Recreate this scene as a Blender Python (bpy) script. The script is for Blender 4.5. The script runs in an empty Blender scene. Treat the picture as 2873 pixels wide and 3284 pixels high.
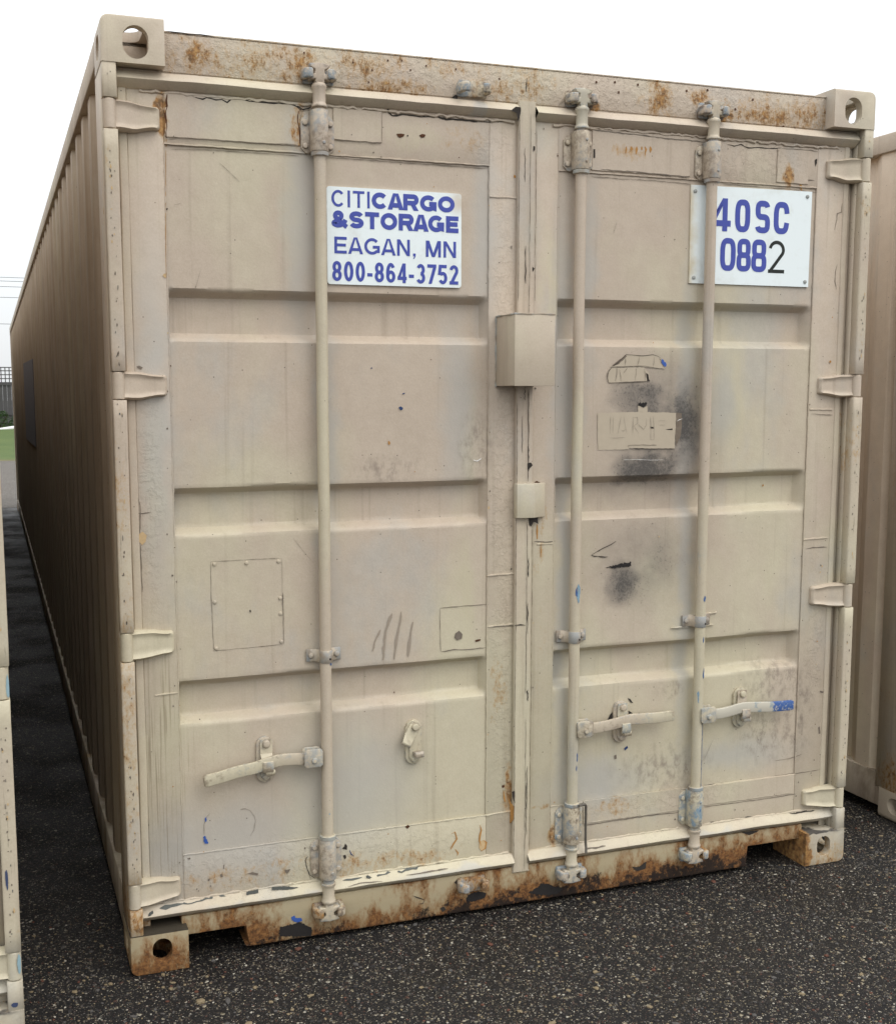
import bpy, bmesh, math, random
from mathutils import Vector, Matrix, noise as mnoise
random.seed(7)
R = math.radians
S = bpy.context.scene
COL = S.collection

# ------------------------------------------------------------------ camera
CAM = (-0.3043, -3.2052, 1.6216)
YAW, PITCH, ROLL = .3429, -.1210, -.0027
cd = bpy.data.cameras.new('camera')
cam = bpy.data.objects.new('camera', cd); COL.objects.link(cam)
fw = Vector((math.sin(YAW)*math.cos(PITCH), math.cos(YAW)*math.cos(PITCH), math.sin(PITCH)))
rt = Vector((math.cos(YAW), -math.sin(YAW), 0)); up = rt.cross(fw)
r2 = rt*math.cos(ROLL) + up*math.sin(ROLL); u2 = up*math.cos(ROLL) - rt*math.sin(ROLL)
m = Matrix((r2, u2, -fw)).transposed().to_4x4(); m.translation = Vector(CAM)
cam.matrix_world = m
cd.sensor_fit = 'AUTO'; cd.sensor_width = 36.0
cd.lens = 3762.8/3284*36
cd.shift_x = 114.2/3284; cd.shift_y = 83.5/3284
cd.clip_start = 0.05; cd.clip_end = 3000
S.camera = cam

# ------------------------------------------------------------------ world, sun, exposure
SUN_EL, SUN_AZ = R(50), R(150)      # azimuth measured from +Y towards +X
W = bpy.data.worlds.new('World'); S.world = W; W.use_nodes = True
wn = W.node_tree; wn.nodes.clear()
o_ = wn.nodes.new('ShaderNodeOutputWorld'); bg = wn.nodes.new('ShaderNodeBackground')
sky = wn.nodes.new('ShaderNodeTexSky'); sky.sky_type = 'NISHITA'; sky.sun_disc = False
sky.sun_elevation = SUN_EL; sky.sun_rotation = SUN_AZ; sky.dust_density = 3.0
tc = wn.nodes.new('ShaderNodeTexCoord'); sp = wn.nodes.new('ShaderNodeSeparateXYZ')
wn.links.new(tc.outputs['Generated'], sp.inputs[0])
mx = wn.nodes.new('ShaderNodeMath'); mx.operation = 'MAXIMUM'; mx.inputs[1].default_value = 0
wn.links.new(sp.outputs['Z'], mx.inputs[0])
g1 = wn.nodes.new('ShaderNodeMath'); g1.operation = 'MULTIPLY_ADD'; g1.inputs[1].default_value = 0.667; g1.inputs[2].default_value = 0.333
wn.links.new(mx.outputs[0], g1.inputs[0])
cn = wn.nodes.new('ShaderNodeTexNoise'); cn.inputs['Scale'].default_value = 1.6; cn.inputs['Detail'].default_value = 3
wn.links.new(tc.outputs['Generated'], cn.inputs['Vector'])
g2 = wn.nodes.new('ShaderNodeMath'); g2.operation = 'MULTIPLY_ADD'; g2.inputs[1].default_value = 0.35; g2.inputs[2].default_value = 0.83
wn.links.new(cn.outputs[0], g2.inputs[0])
g3 = wn.nodes.new('ShaderNodeMath'); g3.operation = 'MULTIPLY'
wn.links.new(g1.outputs[0], g3.inputs[0]); wn.links.new(g2.outputs[0], g3.inputs[1])
cl = wn.nodes.new('ShaderNodeVectorMath'); cl.operation = 'SCALE'; cl.inputs[0].default_value = (21.5, 22.0, 22.4)
wn.links.new(g3.outputs[0], cl.inputs['Scale'])
sk = wn.nodes.new('ShaderNodeVectorMath'); sk.operation = 'SCALE'; sk.inputs['Scale'].default_value = 0.22
wn.links.new(sky.outputs[0], sk.inputs[0])
ad = wn.nodes.new('ShaderNodeVectorMath'); ad.operation = 'ADD'
wn.links.new(cl.outputs[0], ad.inputs[0]); wn.links.new(sk.outputs[0], ad.inputs[1])
wn.links.new(ad.outputs[0], bg.inputs['Color']); bg.inputs['Strength'].default_value = 0.1
wn.links.new(bg.outputs[0], o_.inputs[0])

sd = bpy.data.lights.new('sun', 'SUN'); sd.energy = 0.75; sd.angle = R(35); sd.color = (1, .96, .9)
sun = bpy.data.objects.new('sun', sd); COL.objects.link(sun)
dirv = Vector((math.sin(SUN_AZ)*math.cos(SUN_EL), math.cos(SUN_AZ)*math.cos(SUN_EL), math.sin(SUN_EL)))
sun.rotation_euler = dirv.to_track_quat('Z', 'Y').to_euler(); sun.location = (3, -6, 9)
S.view_settings.view_transform = 'Standard'; S.view_settings.look = 'None'
S.view_settings.exposure = 0.08; S.view_settings.gamma = 1.0

# ------------------------------------------------------------------ node helpers
def lin(h):
    c = [int(h[i:i+2], 16)/255 for i in (0, 2, 4)]
    return tuple(x/12.92 if x <= .04045 else ((x+.055)/1.055)**2.4 for x in c) + (1,)

class NT:
    def __init__(s, name):
        s.m = bpy.data.materials.new(name); s.m.use_nodes = True
        s.t = s.m.node_tree; s.t.nodes.clear()
        s.out = s.t.nodes.new('ShaderNodeOutputMaterial')
        s.b = s.t.nodes.new('ShaderNodeBsdfPrincipled')
        s.t.links.new(s.b.outputs[0], s.out.inputs['Surface'])
        s.tc = s.t.nodes.new('ShaderNodeTexCoord')
        s.P = s.tc.outputs['Object']
    def set(s, sock, v):
        if isinstance(v, bpy.types.NodeSocket): s.t.links.new(v, sock)
        else:
            if isinstance(v, (tuple, list)) and len(v) == 4 and sock.type == 'VECTOR': v = v[:3]
            sock.default_value = v
    def n(s, t): return s.t.nodes.new('ShaderNode'+t)
    def math(s, op, a, b=0.0, clamp=False):
        n = s.n('Math'); n.operation = op; n.use_clamp = clamp
        s.set(n.inputs[0], a); s.set(n.inputs[1], b); return n.outputs[0]
    def add(s, a, b): return s.math('ADD', a, b)
    def mul(s, a, b): return s.math('MULTIPLY', a, b)
    def vec(s, op, a, b=(0, 0, 0), sc=None):
        n = s.n('VectorMath'); n.operation = op
        s.set(n.inputs[0], a)
        if sc is not None: s.set(n.inputs['Scale'], sc)
        else: s.set(n.inputs[1], b)
        return n.outputs['Value'] if op in ('LENGTH', 'DISTANCE') else n.outputs[0]
    def noise(s, scale, detail=3, rough=.55, stretch=None, off=None, color=False, P=None):
        v = P or s.P
        if stretch: v = s.vec('MULTIPLY', v, stretch)
        if off: v = s.vec('ADD', v, off)
        n = s.n('TexNoise'); n.inputs['Scale'].default_value = scale
        n.inputs['Detail'].default_value = detail; n.inputs['Roughness'].default_value = rough
        s.t.links.new(v, n.inputs['Vector'])
        return n.outputs['Color'] if color else n.outputs[0]
    def voro(s, scale, feature='F1', dim='3D', P=None, rnd=1.0):
        n = s.n('TexVoronoi'); n.feature = feature; n.voronoi_dimensions = dim
        n.inputs['Scale'].default_value = scale; n.inputs['Randomness'].default_value = rnd
        s.t.links.new(P or s.P, n.inputs['Vector']); return n
    def step(s, v, a, b, lo=0.0, hi=1.0):
        n = s.n('MapRange'); n.interpolation_type = 'SMOOTHSTEP'
        s.set(n.inputs[0], v); n.inputs[1].default_value = a; n.inputs[2].default_value = b
        n.inputs[3].default_value = lo; n.inputs[4].default_value = hi; return n.outputs[0]
    def mix(s, f, a, b, mode='MIX'):
        n = s.n('Mix'); n.data_type = 'RGBA'; n.blend_type = mode
        s.set(n.inputs[0], f); s.set(n.inputs[6], a); s.set(n.inputs[7], b); return n.outputs[2]
    def ramp(s, f, stops):
        n = s.n('ValToRGB'); s.set(n.inputs[0], f); e = n.color_ramp.elements
        while len(e) < len(stops): e.new(.5)
        for i, (p, c) in enumerate(stops): e[i].position = p; e[i].color = c
        return n.outputs[0]
    def xyz(s, P=None):
        n = s.n('SeparateXYZ'); s.t.links.new(P or s.P, n.inputs[0]); return n.outputs
    def blob(s, c, r, soft, P):
        d = s.vec('SUBTRACT', P, c); d = s.vec('MULTIPLY', d, tuple(.69/x for x in r))
        return s.step(s.vec('LENGTH', d), 1-soft, 1.0, 1.0, 0.0)
    def mx(s, L):
        v = L[0]
        for w in L[1:]: v = s.math('MAXIMUM', v, w)
        return v
    def warp(s, amp, scale, detail=3):
        n = s.noise(scale, detail, color=True)
        return s.vec('ADD', s.P, s.vec('SCALE', s.vec('SUBTRACT', n, (.5, .5, .5)), sc=amp))
    def jitter(s):
        oi = s.n('ObjectInfo'); v = s.n('CombineXYZ')
        a = s.mul(oi.outputs['Random'], 37.0)
        for i in range(3): s.t.links.new(a, v.inputs[i])
        s.P = s.vec('ADD', s.P, v.outputs[0])
    def bump(s, h, strength, dist, normal=None):
        n = s.n('Bump'); n.inputs['Strength'].default_value = strength; n.inputs['Distance'].default_value = dist
        s.set(n.inputs['Height'], h)
        if normal: s.t.links.new(normal, n.inputs['Normal'])
        return n.outputs[0]
    def fin(s, col, rough=.6, normal=None, spec=.4, metal=0.0):
        s.set(s.b.inputs['Base Color'], col); s.set(s.b.inputs['Roughness'], rough)
        s.b.inputs['Specular IOR Level'].default_value = spec; s.set(s.b.inputs['Metallic'], metal)
        if normal: s.t.links.new(normal, s.b.inputs['Normal'])
        return s.m

def flat(name, hexc, rough=.6, var=.25, scale=60, spec=.3):
    k = NT(name); c = lin(hexc); f = k.noise(scale, 4)
    d = tuple(x*(1-var) for x in c[:3])+(1,); l = tuple(min(1, x*(1+var)) for x in c[:3])+(1,)
    return k.fin(k.mix(f, d, l), rough, k.bump(f, .2, .002), spec)

PINK, CREAM, GREYB, SAND = lin('b9ab9b'), lin('c0b8a1'), lin('acaaa4'), lin('b5a38c')
RUST_D, RUST_M, RUST_L = lin('553a24'), lin('966a3a'), lin('b48f58')

def paint(name, rust=0.0, rust_scale=22, pocks=.0, soot=(), dirt=(), dark_speck=.0, grime=0.0, streak=0.0,
          cream=.45, jitter=False, rblobs=(), gblobs=(), rough=.55, streakblobs=(), bumpk=1.0, blue=0.0, side=False, val=1.0, bumpblobs=(), cblobs=(), edge=0.0):
    k = NT(name)
    P0 = k.P
    if jitter: k.jitter()
    X, Y, Z = k.xyz(P0)
    a = k.noise(1.7, 4, .6, stretch=(1, 1, .55))
    fc = k.add(k.step(a, .40, .66), k.step(Z, .2, 2.0, .24, -.14))
    fc = k.math('ADD', fc, cream-.45, True)
    col = k.mix(fc, PINK, CREAM)
    g = k.step(k.noise(3.6, 5, .6, off=(3, 7, 1), stretch=(1, 1, .6)), .52, .72)
    col = k.mix(k.mul(g, .55), col, GREYB)
    w = k.step(k.noise(2.3, 4, .6, off=(13, 2, 5), stretch=(1.2, 1, .35)), .55, .72)
    col = k.mix(k.mul(w, .26), col, SAND)
    fine = k.noise(210, 2, .7)
    col = k.mix(.22, col, k.mix(fine, lin('5a5148'), lin('ffffff')), 'SOFT_LIGHT')
    mot = k.noise(26, 6, .65)
    col = k.mix(.35, col, k.mix(mot, lin('6f665c'), lin('ddd8cf')), 'SOFT_LIGHT')
    # run-off streaks
    st = k.noise(1.0, 3, .6, stretch=(38, 38, .9))
    col = k.mix(k.mul(k.step(st, .56, .78), .22+.4*grime), col, lin('6f5e4d'))
    Pw = k.warp(.10, 9)
    if cblobs:
        cm = k.mx([k.blob(c, r, s, Pw) for c, r, s in cblobs])
        col = k.mix(k.mul(cm, k.mul(k.step(k.noise(1.0, 4, .65, stretch=(24, 24, 2.5)), .3, .6), .5)), col, lin('bdb598'))
    if gblobs:
        gm = k.mx([k.blob(c, r, s, Pw) for c, r, s in gblobs])
        col = k.mix(k.mul(gm, .60), col, GREYB)
    if grime:
        gg = k.step(k.noise(6, 6, .65, stretch=(1, 1, .5)), .35, .7)
        col = k.mix(k.mul(gg, grime), col, lin('695a48'))
    if side:
        drip = k.noise(1.0, 4, .65, stretch=(30, 30, .55))
        col = k.mix(k.step(drip, .32, .78, .40, .85), col, lin('84715a'))
        low = k.step(k.add(Z, k.mul(drip, .5)), 2.5, .9)
        col = k.mix(k.mul(low, .35), col, lin('58503f'))
    if edge:     # worn corners: primer and bare metal where things rubbed
        gn = k.n('NewGeometry'); pt = gn.outputs['Pointiness']
        en = k.noise(60, 5, .7, off=(8, 3, 3))
        em = k.step(k.add(pt, k.mul(k.math('SUBTRACT', en, .5), .16)), .535, .575)
        col = k.mix(k.mul(em, edge), col, k.mix(k.step(k.noise(11, 3), .42, .55), lin('6a5a4c'), lin('7f8b93')))
    if val != 1.0: col = k.vec('SCALE', col, sc=val)
    rough_v = rough
    h = k.mul(k.noise(130, 2, .6), .35)
    if dirt:
        dm = k.mul(k.mx([k.blob(c, r, s, Pw) for c, r, s in dirt]), k.step(k.noise(38, 5, .7, stretch=(1, 1, .6)), .42, .68))
        col = k.mix(k.mul(dm, .6), col, lin('74675e'))
    if streakblobs:
        Pw2 = k.warp(.03, 5)
        sb = k.mx([k.blob(c, r, s, Pw2) for c, r, s in streakblobs])
        sn = k.noise(1.0, 3, .7, stretch=(150, 150, 2.2))
        col = k.mix(k.mul(sb, k.step(sn, .54, .68, 0, .5)), col, lin('77674f'))
    if streak:
        sn = k.noise(1.0, 4, .75, stretch=(260, 260, 7))
        ml = k.step(k.noise(5, 3, stretch=(1, 1, .6)), .45, .65)
        col = k.mix(k.mul(k.step(sn, .60, .66), k.mul(ml, streak)), col, lin('5b5145'))
    if soot:
        sm = k.mx([k.mul(k.blob(c, r, s, Pw), w_) for c, r, s, w_ in soot])
        gr = k.noise(140, 4, .8); pat = k.noise(8, 5, .65)
        soft = k.mul(k.step(sm, .0, .95), k.step(pat, .28, .60, .55, 1.0))
        col = k.mix(k.mul(soft, .92), col, lin('5a5652'))
        sv = k.add(k.mul(sm, .62), k.add(k.mul(k.math('SUBTRACT', gr, .5), 1.9), k.mul(k.math('SUBTRACT', pat, .5), .9)))
        sv = k.mul(k.step(sv, .42, .72), k.step(sm, .02, .2))
        col = k.mix(k.mul(sv, .55), col, lin('403c39'))
    if dark_speck:
        vo = k.voro(75); rr = k.n('SeparateColor'); k.t.links.new(vo.outputs['Color'], rr.inputs[0])
        ok = k.mul(k.step(vo.outputs['Distance'], .10, .17, 1, 0), k.step(rr.outputs[0], 1-dark_speck, 1-dark_speck+.01))
        col = k.mix(k.mul(ok, .8), col, lin('4c453f'))
    if blue:
        bn = k.noise(17, 5, .7, off=(5, 5, 5), stretch=(1, 1, .45))
        bm = k.step(bn, .70-.13*blue, .77-.13*blue)
        col = k.mix(k.mul(bm, blue), col, lin('7d94a3'))
        bm2 = k.step(bn, .79-.12*blue, .81-.12*blue); col = k.mix(k.mul(bm2, blue), col, lin('46648c'))
    # blistered, rusting paint
    if pocks or rust or rblobs:
        reg = k.noise(4.2, 4, .6, stretch=(1, 1, .8), off=(9, 1, 4))
        regv = k.step(reg, .46, .66)
        if rblobs:
            rb_ = k.mx([k.mul(k.blob(c, r, s, Pw), w_) for c, r, s, w_ in rblobs])
            regv = k.math('MAXIMUM', k.mul(regv, rust), rb_)
        else: regv = k.mul(regv, rust)
        fn = k.noise(rust_scale*3.0, 8, .75, stretch=(1, 1, .6))
        fr = k.noise(rust_scale*.7, 6, .7, off=(2, 2, 2), stretch=(1, 1, .55))
        dv = k.add(k.mul(k.math('SUBTRACT', fn, .5), 2.6), k.mul(k.math('SUBTRACT', fr, .5), 1.3))
        rv = k.add(regv, k.mul(dv, k.step(regv, .03, .25)))
        stain = k.step(rv, .18, .75); core = k.step(rv, .60, .85)
        col = k.mix(k.mul(stain, .62), col, lin('ab8654'))
        col = k.mix(k.mul(core, .80), col, k.ramp(k.noise(70, 4), [(.35, RUST_D), (.52, RUST_M), (.7, RUST_L)]))
        rough_v = k.mix(core, (rough,)*3+(1,), (.9,)*3+(1,))
        if pocks:
            bl = k.noise(46, 6, .62); h = k.add(h, k.mul(k.step(bl, .42, .66), pocks*2.2))
            h = k.add(h, k.mul(core, pocks*1.5))
    if bumpblobs:
        bb = k.mx([k.blob(c, r, s, Pw) for c, r, s in bumpblobs]); b2 = k.noise(50, 6, .62, off=(1, 1, 1))
        h = k.add(h, k.mul(bb, k.mul(k.step(b2, .42, .62), 1.3)))
        ed = k.mul(bb, k.mul(k.step(b2, .47, .51), k.step(b2, .56, .52))); col = k.mix(k.mul(ed, .12), col, lin('6b5f52'))
    nrm = k.bump(h, .35*bumpk, .0018)
    big = k.noise(4.5, 3, .5)
    nrm = k.bump(big, .12, .02, nrm)
    return k.fin(col, rough_v, nrm, .35)

M = {}
M['doorL'] = paint('left_door_paint', bumpblobs=[((1.155, .05, 1.25), (.035, .3, .95), .5), ((1.10, .05, 2.34), (.08, .3, .06), .6), ((.10, .05, 1.35), (.04, .3, .35), .8), ((.5, .05, .25), (.5, .3, .06), .5)],
    cblobs=[((1.035, .05, 1.50), (.030, .4, .26), .8), ((1.03, .05, 1.02), (.032, .4, .16), .8), ((.505, .05, 2.12), (.03, .4, .18), .8), ((.115, .05, 1.38), (.03, .4, .22), .8), ((.13, .05, .72), (.03, .4, .16), .8), ((.85, .05, 2.36), (.10, .4, .03), .8)], dark_speck=.035, pocks=.12, rust=.0,
    dirt=[((.78, .05, 1.41), (.10, .4, .04), .9), ((1.06, .05, 1.47), (.06, .4, .10), .9)],
    gblobs=[((.53, .05, 2.1), (.05, .4, .35), .9), ((.60, .05, 1.5), (.04, .4, .5), .9), ((1.09, .05, 2.1), (.05, .4, .3), .9), ((.30, .05, .34), (.30, .4, .14), .9), ((1.00, .05, 1.62), (.06, .4, .30), .9), ((.12, .05, 1.55), (.05, .4, .5), .9), ((.66, .05, .45), (.22, .4, .22), .9)],
    streakblobs=[((.10, .05, .50), (.09, .4, .42), .6)],
    rblobs=[((.35, .05, .235), (.30, .4, .045), .9, .40), ((.75, .05, .215), (.28, .4, .04), .9, .40), ((1.02, .05, 2.36), (.09, .4, .07), .8, .25),
            ((.16, .05, 2.35), (.012, .4, .07), .7, .9), ((1.17, .05, .40), (.02, .4, .09), .8, .75), ((1.13, .05, .72), (.03, .4, .14), .8, .35), ((.53, .05, 2.34), (.02, .4, .08), .8, .6)])
M['doorR'] = paint('right_door_paint', bumpblobs=[((2.0, .05, 2.35), (.2, .3, .06), .5), ((1.7, .05, .29), (.3, .3, .04), .5), ((2.31, .05, .8), (.03, .3, .3), .7)],
    cblobs=[((1.29, .05, 1.95), (.03, .4, .16), .8), ((1.95, .05, 1.62), (.05, .4, .16), .9), ((1.6, .05, .42), (.2, .4, .10), .9)], dark_speck=.05, pocks=.12, rust=.0,
    soot=[((1.70, .05, 1.50), (.24, .5, .28), .98, .72), ((1.79, .05, 1.53), (.085, .5, .16), .95, 1.0), ((1.66, .05, 1.395), (.16, .5, .065), .9, 1.0), ((1.63, .05, 1.61), (.14, .5, .09), .95, .80), ((1.58, .05, 1.34), (.25, .5, .14), .95, .35),
          ((1.575, .05, 1.035), (.085, .5, .11), .98, .85), ((1.64, .05, 1.09), (.24, .5, .20), .98, .52), ((1.60, .05, 1.86), (.3, .5, .10), .95, .16)],
    dirt=[((2.17, .05, .66), (.14, .5, .07), .8), ((2.25, .05, .55), (.07, .5, .16), .8), ((2.12, .05, .49), (.10, .5, .10), .8), ((1.76, .05, .66), (.05, .5, .04), .8), ((1.75, .05, .40), (.2, .5, .08), .9)],
    gblobs=[((1.80, .05, 1.0), (.03, .5, .6), .9), ((1.36, .05, 1.1), (.03, .5, .8), .9), ((1.43, .05, 2.0), (.04, .5, .3), .9), ((1.79, .05, 1.60), (.035, .5, .5), .9), ((1.92, .05, 1.60), (.05, .5, .15), .9), ((1.50, .05, .38), (.2, .5, .08), .9), ((1.34, .05, 1.75), (.04, .5, .5), .9), ((2.0, .05, .42), (.25, .5, .06), .9)],
    rblobs=[((1.56, .05, 2.36), (.06, .5, .03), .8, .55), ((2.14, .05, 2.31), (.02, .5, .04), .8, .9), ((1.55, .05, .29), (.10, .5, .03), .8, .36), ((1.33, .05, .22), (.02, .5, .05), .8, .8), ((1.28, .05, .34), (.04, .5, .012), .8, .5), ((1.28,.05,.85), (.03,.5,.30), .9, .22), ((1.27, .05, 1.18), (.02, .4, .12), .8, .5)])
M['header'] = paint('header_paint', rust=.46, pocks=.8, rust_scale=26, cream=.30, bumpk=1.6,
    rblobs=[((.25, .05, 2.51), (.045, .3, .07), .9, 0.75), ((.42, .05, 2.53), (.13, .3, .06), .95, 0.63), ((.52, .05, 2.53), (.06, .3, .06), .9, 0.69), ((.78, .05, 2.485), (.16, .3, .04), .9, 0.73), ((.70, .05, 2.54), (.16, .3, .05), .9, 0.55),
            ((1.425, .05, 2.478), (.030, .3, .018), .7, 0.97), ((1.66, .05, 2.52), (.06, .3, .07), .9, 0.71), ((1.80, .05, 2.55), (.06, .3, .03), .8, 0.67), ((2.02, .05, 2.50), (.20, .3, .06), .95, 0.73), ((1.14, .05, 2.50), (.14, .3, .05), .9, 0.57), ((1.90, .05, 2.485), (.05, .3, .03), .8, 0.77), ((2.2, .05, 2.52), (.09, .3, .06), .9, 0.63)])
M['gasket'] = paint('gasket_paint', gblobs=[((1.0, .03, .143), (.35, .2, .022), .6), ((1.95, .03, .139), (.4, .2, .020), .6), ((.45, .03, .142), (.25, .2, .016), .6), ((1.06, .03, 2.43), (.02, .2, .04), .6)], streak=.6, val=1.04, cream=.58, bumpk=1.0, rough=.5, dark_speck=.02)
M['keeper'] = paint('keeper_paint', cream=.5, jitter=True, rough=.6, dark_speck=.08, blue=.35, rust=.95, pocks=.4, bumpk=1.3, edge=.9)
M['fitting'] = paint('fitting_paint', val=1.0, edge=.6, cream=.55, jitter=True, rough=.42, dark_speck=.03, blue=.22, bumpk=.8)
M['blue_fitting'] = paint('worn_fitting_paint', edge=.8, cream=.5, jitter=True, rough=.42, dark_speck=.05, blue=.85, bumpk=.9)
M['hinge'] = paint('hinge_paint', val=1.05, cream=.52, jitter=True, rough=.5, dark_speck=.02, rust=.12, pocks=.1)
M['post'] = paint('post_paint', val=1.0, cream=.52, rough=.55, streak=1.0, dark_speck=.14, rust=.25, pocks=.15,
    rblobs=[((.02, .02, .75), (.06, .1, .45), .9, .42), ((.02, .02, .16), (.08, .2, .14), .8, .7), ((0.0, .1, 1.3), (.05, .3, 1.0), .9, .2)])
M['casting'] = paint('casting_paint', cream=.45, rough=.5, dark_speck=.04, rust=.15, pocks=.12)
M['casting_low'] = paint('worn_low_casting_paint', cream=.6, grime=.3, rough=.6, dark_speck=.08, rust=.35, pocks=.4, rblobs=[((2.276, .10, .05), (.022, .16, .14), .6, 1.35), ((2.36, .0, .01), (.14, .1, .09), .9, .58)], soot=[((2.33, .035, .121), (.085, .05, .010), .4, 1.4), ((2.276, .10, .02), (.012, .13, .12), .6, 1.5)])
M['side'] = paint('side_panel_paint', cream=.2, side=True, val=1.30, grime=.36, rough=.7, dark_speck=.06)
M['side_tan'] = paint('tan_side_paint', val=1.42, cream=.1, grime=.12, rough=.65, dark_speck=.03)
M['low_rail'] = paint('grimy_rail_paint', cream=.25, grime=.85, rough=.7, rust=.4, pocks=.3)
M['rail'] = paint('rail_paint', cream=.45, grime=.35, rough=.6, rust=.2, pocks=.2)
M['sill'] = None
def sill_mat(name, base_rust):
    k = NT(name); X, Y, Z = k.xyz()
    col = k.mix(k.noise(5, 4), lin('a89879'), lin('b4a78a'))
    Pw = k.warp(.06, 12)
    reg = k.noise(5.5, 5, .6, off=(4, 4, 4))
    low = k.step(Z, .125, .02)
    xr = k.mx([k.step(X, .55, 1.25, .0, .20), k.step(X, .70, .25, .0, .26)])
    v = k.add(k.mul(low, .30), k.add(xr, k.mul(reg, .9)))
    v = k.add(v, base_rust)
    f1 = k.noise(48, 9, .78, stretch=(1, 1, .7)); n2 = k.noise(14, 6, .7, off=(6, 1, 2), stretch=(1.3, 1, .6))
    v1 = k.add(v, k.add(k.mul(f1, .55), k.mul(k.math('SUBTRACT', n2, .5), 1.25)))
    s1 = k.step(v1, .76, 1.02); s2 = k.step(v1, .96, 1.10)
    v3 = k.add(k.mul(low, .34), k.add(k.step(X, .55, 1.25, .0, .15), k.add(k.mul(k.noise(11, 7, .75, off=(1, 8, 3)), .95), k.mul(k.math('SUBTRACT', f1, .5), .55))))
    s3 = k.step(v3, .86, .96) if base_rust == 0 else k.step(v3, 1.06, 1.16)
    col = k.mix(k.mul(s1, .8), col, k.mix(n2, lin('9c7647'), lin('806042')))
    col = k.mix(k.mul(s2, .85), col, k.ramp(k.noise(75, 5, .75), [(.35, lin('3a2316')), (.47, lin('6e4524')), (.60, lin('93663a')), (.72, lin('a98450'))]))
    col = k.mix(k.mul(s3, .92), col, lin('1f1c1b'))
    if base_rust: col = k.mix(k.mul(k.step(Z, .1150, .1168), .9), col, lin('262322'))
    h = k.add(k.mul(f1, .8), k.mul(s2, .8))
    return k.fin(col, k.mix(s2, (.55,)*3+(1,), (.9,)*3+(1,)), k.bump(h, .6, .003), .3)
M['sill'] = sill_mat('rusty_sill_paint', 0.0)
M['footing'] = sill_mat('rusty_casting_paint', -.22)
M['roof'] = flat('roof_paint', '8d8272', .7)
M['inner'] = flat('dark_interior', '2a2622', .9)
M['sign'] = None
def sign_mat():
    k = NT('white_sign_sheet'); X, Y, Z = k.xyz()
    f = k.noise(14, 5, .65)
    col = k.mix(k.step(f, .5, .75, 0, .5), lin('e4ecec'), lin('cdd0c9'))
    ov = k.mul(k.step(k.add(X, k.mul(k.noise(20, 4), .05)), 1.845, 1.80, 0, 1), k.step(k.noise(7, 4, stretch=(1, 1, .4)), .38, .52))
    col = k.mix(k.mul(ov, k.step(X, 1.70, 1.78)), col, lin('c3b79c'))
    col = k.mix(k.mul(k.blob((1.0, .05, 2.175), (.03, .3, .035), .9, k.warp(.02, 30)), .5), col, lin('b89a70'))
    return k.fin(col, .35, k.bump(f, .1, .001), .45)
M['sign'] = sign_mat()
M['ink'] = flat('blue_ink', '4450a0', .4, .10)
M['ink_black'] = flat('black_ink', '20241f', .4, .1)
MARKM = {'dark': flat('dark_crack', '35302c', .9), 'seam': flat('paint_seam', '71675c', .8, .3), 'rustdark': flat('dark_rust', '4f3322', .9, .5, 120),  # dark: own colour of the cracks, chips and open gaps
  'rust': flat('orange_rust', 'a97c46', .9, .35, 120), 'rustpale': flat('pale_rust', 'bfa47c', .8, .2, 90), 'navy': flat('old_navy_paint', '2c3f66', .6), 'blue': flat('old_blue_paint', '3a5aa0', .5, .25),
  'white': flat('white_scrape', 'e6e3dc', .7, .1), 'black': flat('black_scab', '262322', .85, .3, 90), 'cream': flat('overpainted_label', 'b3a692', .55, .07, 40),
  'brownish': flat('bare_label_glue', '75695c', .8, .35, 90), 'crack': flat('thin_crack', '5d5348', .9, .3), 'smear': flat('brown_smear', '968a7b', .7, .12), 'faint': flat('faint_embossing', '857c70', .6, .15), 'greydark': flat('bare_gasket_rubber', '5a5c58', .8, .3)}

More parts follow.
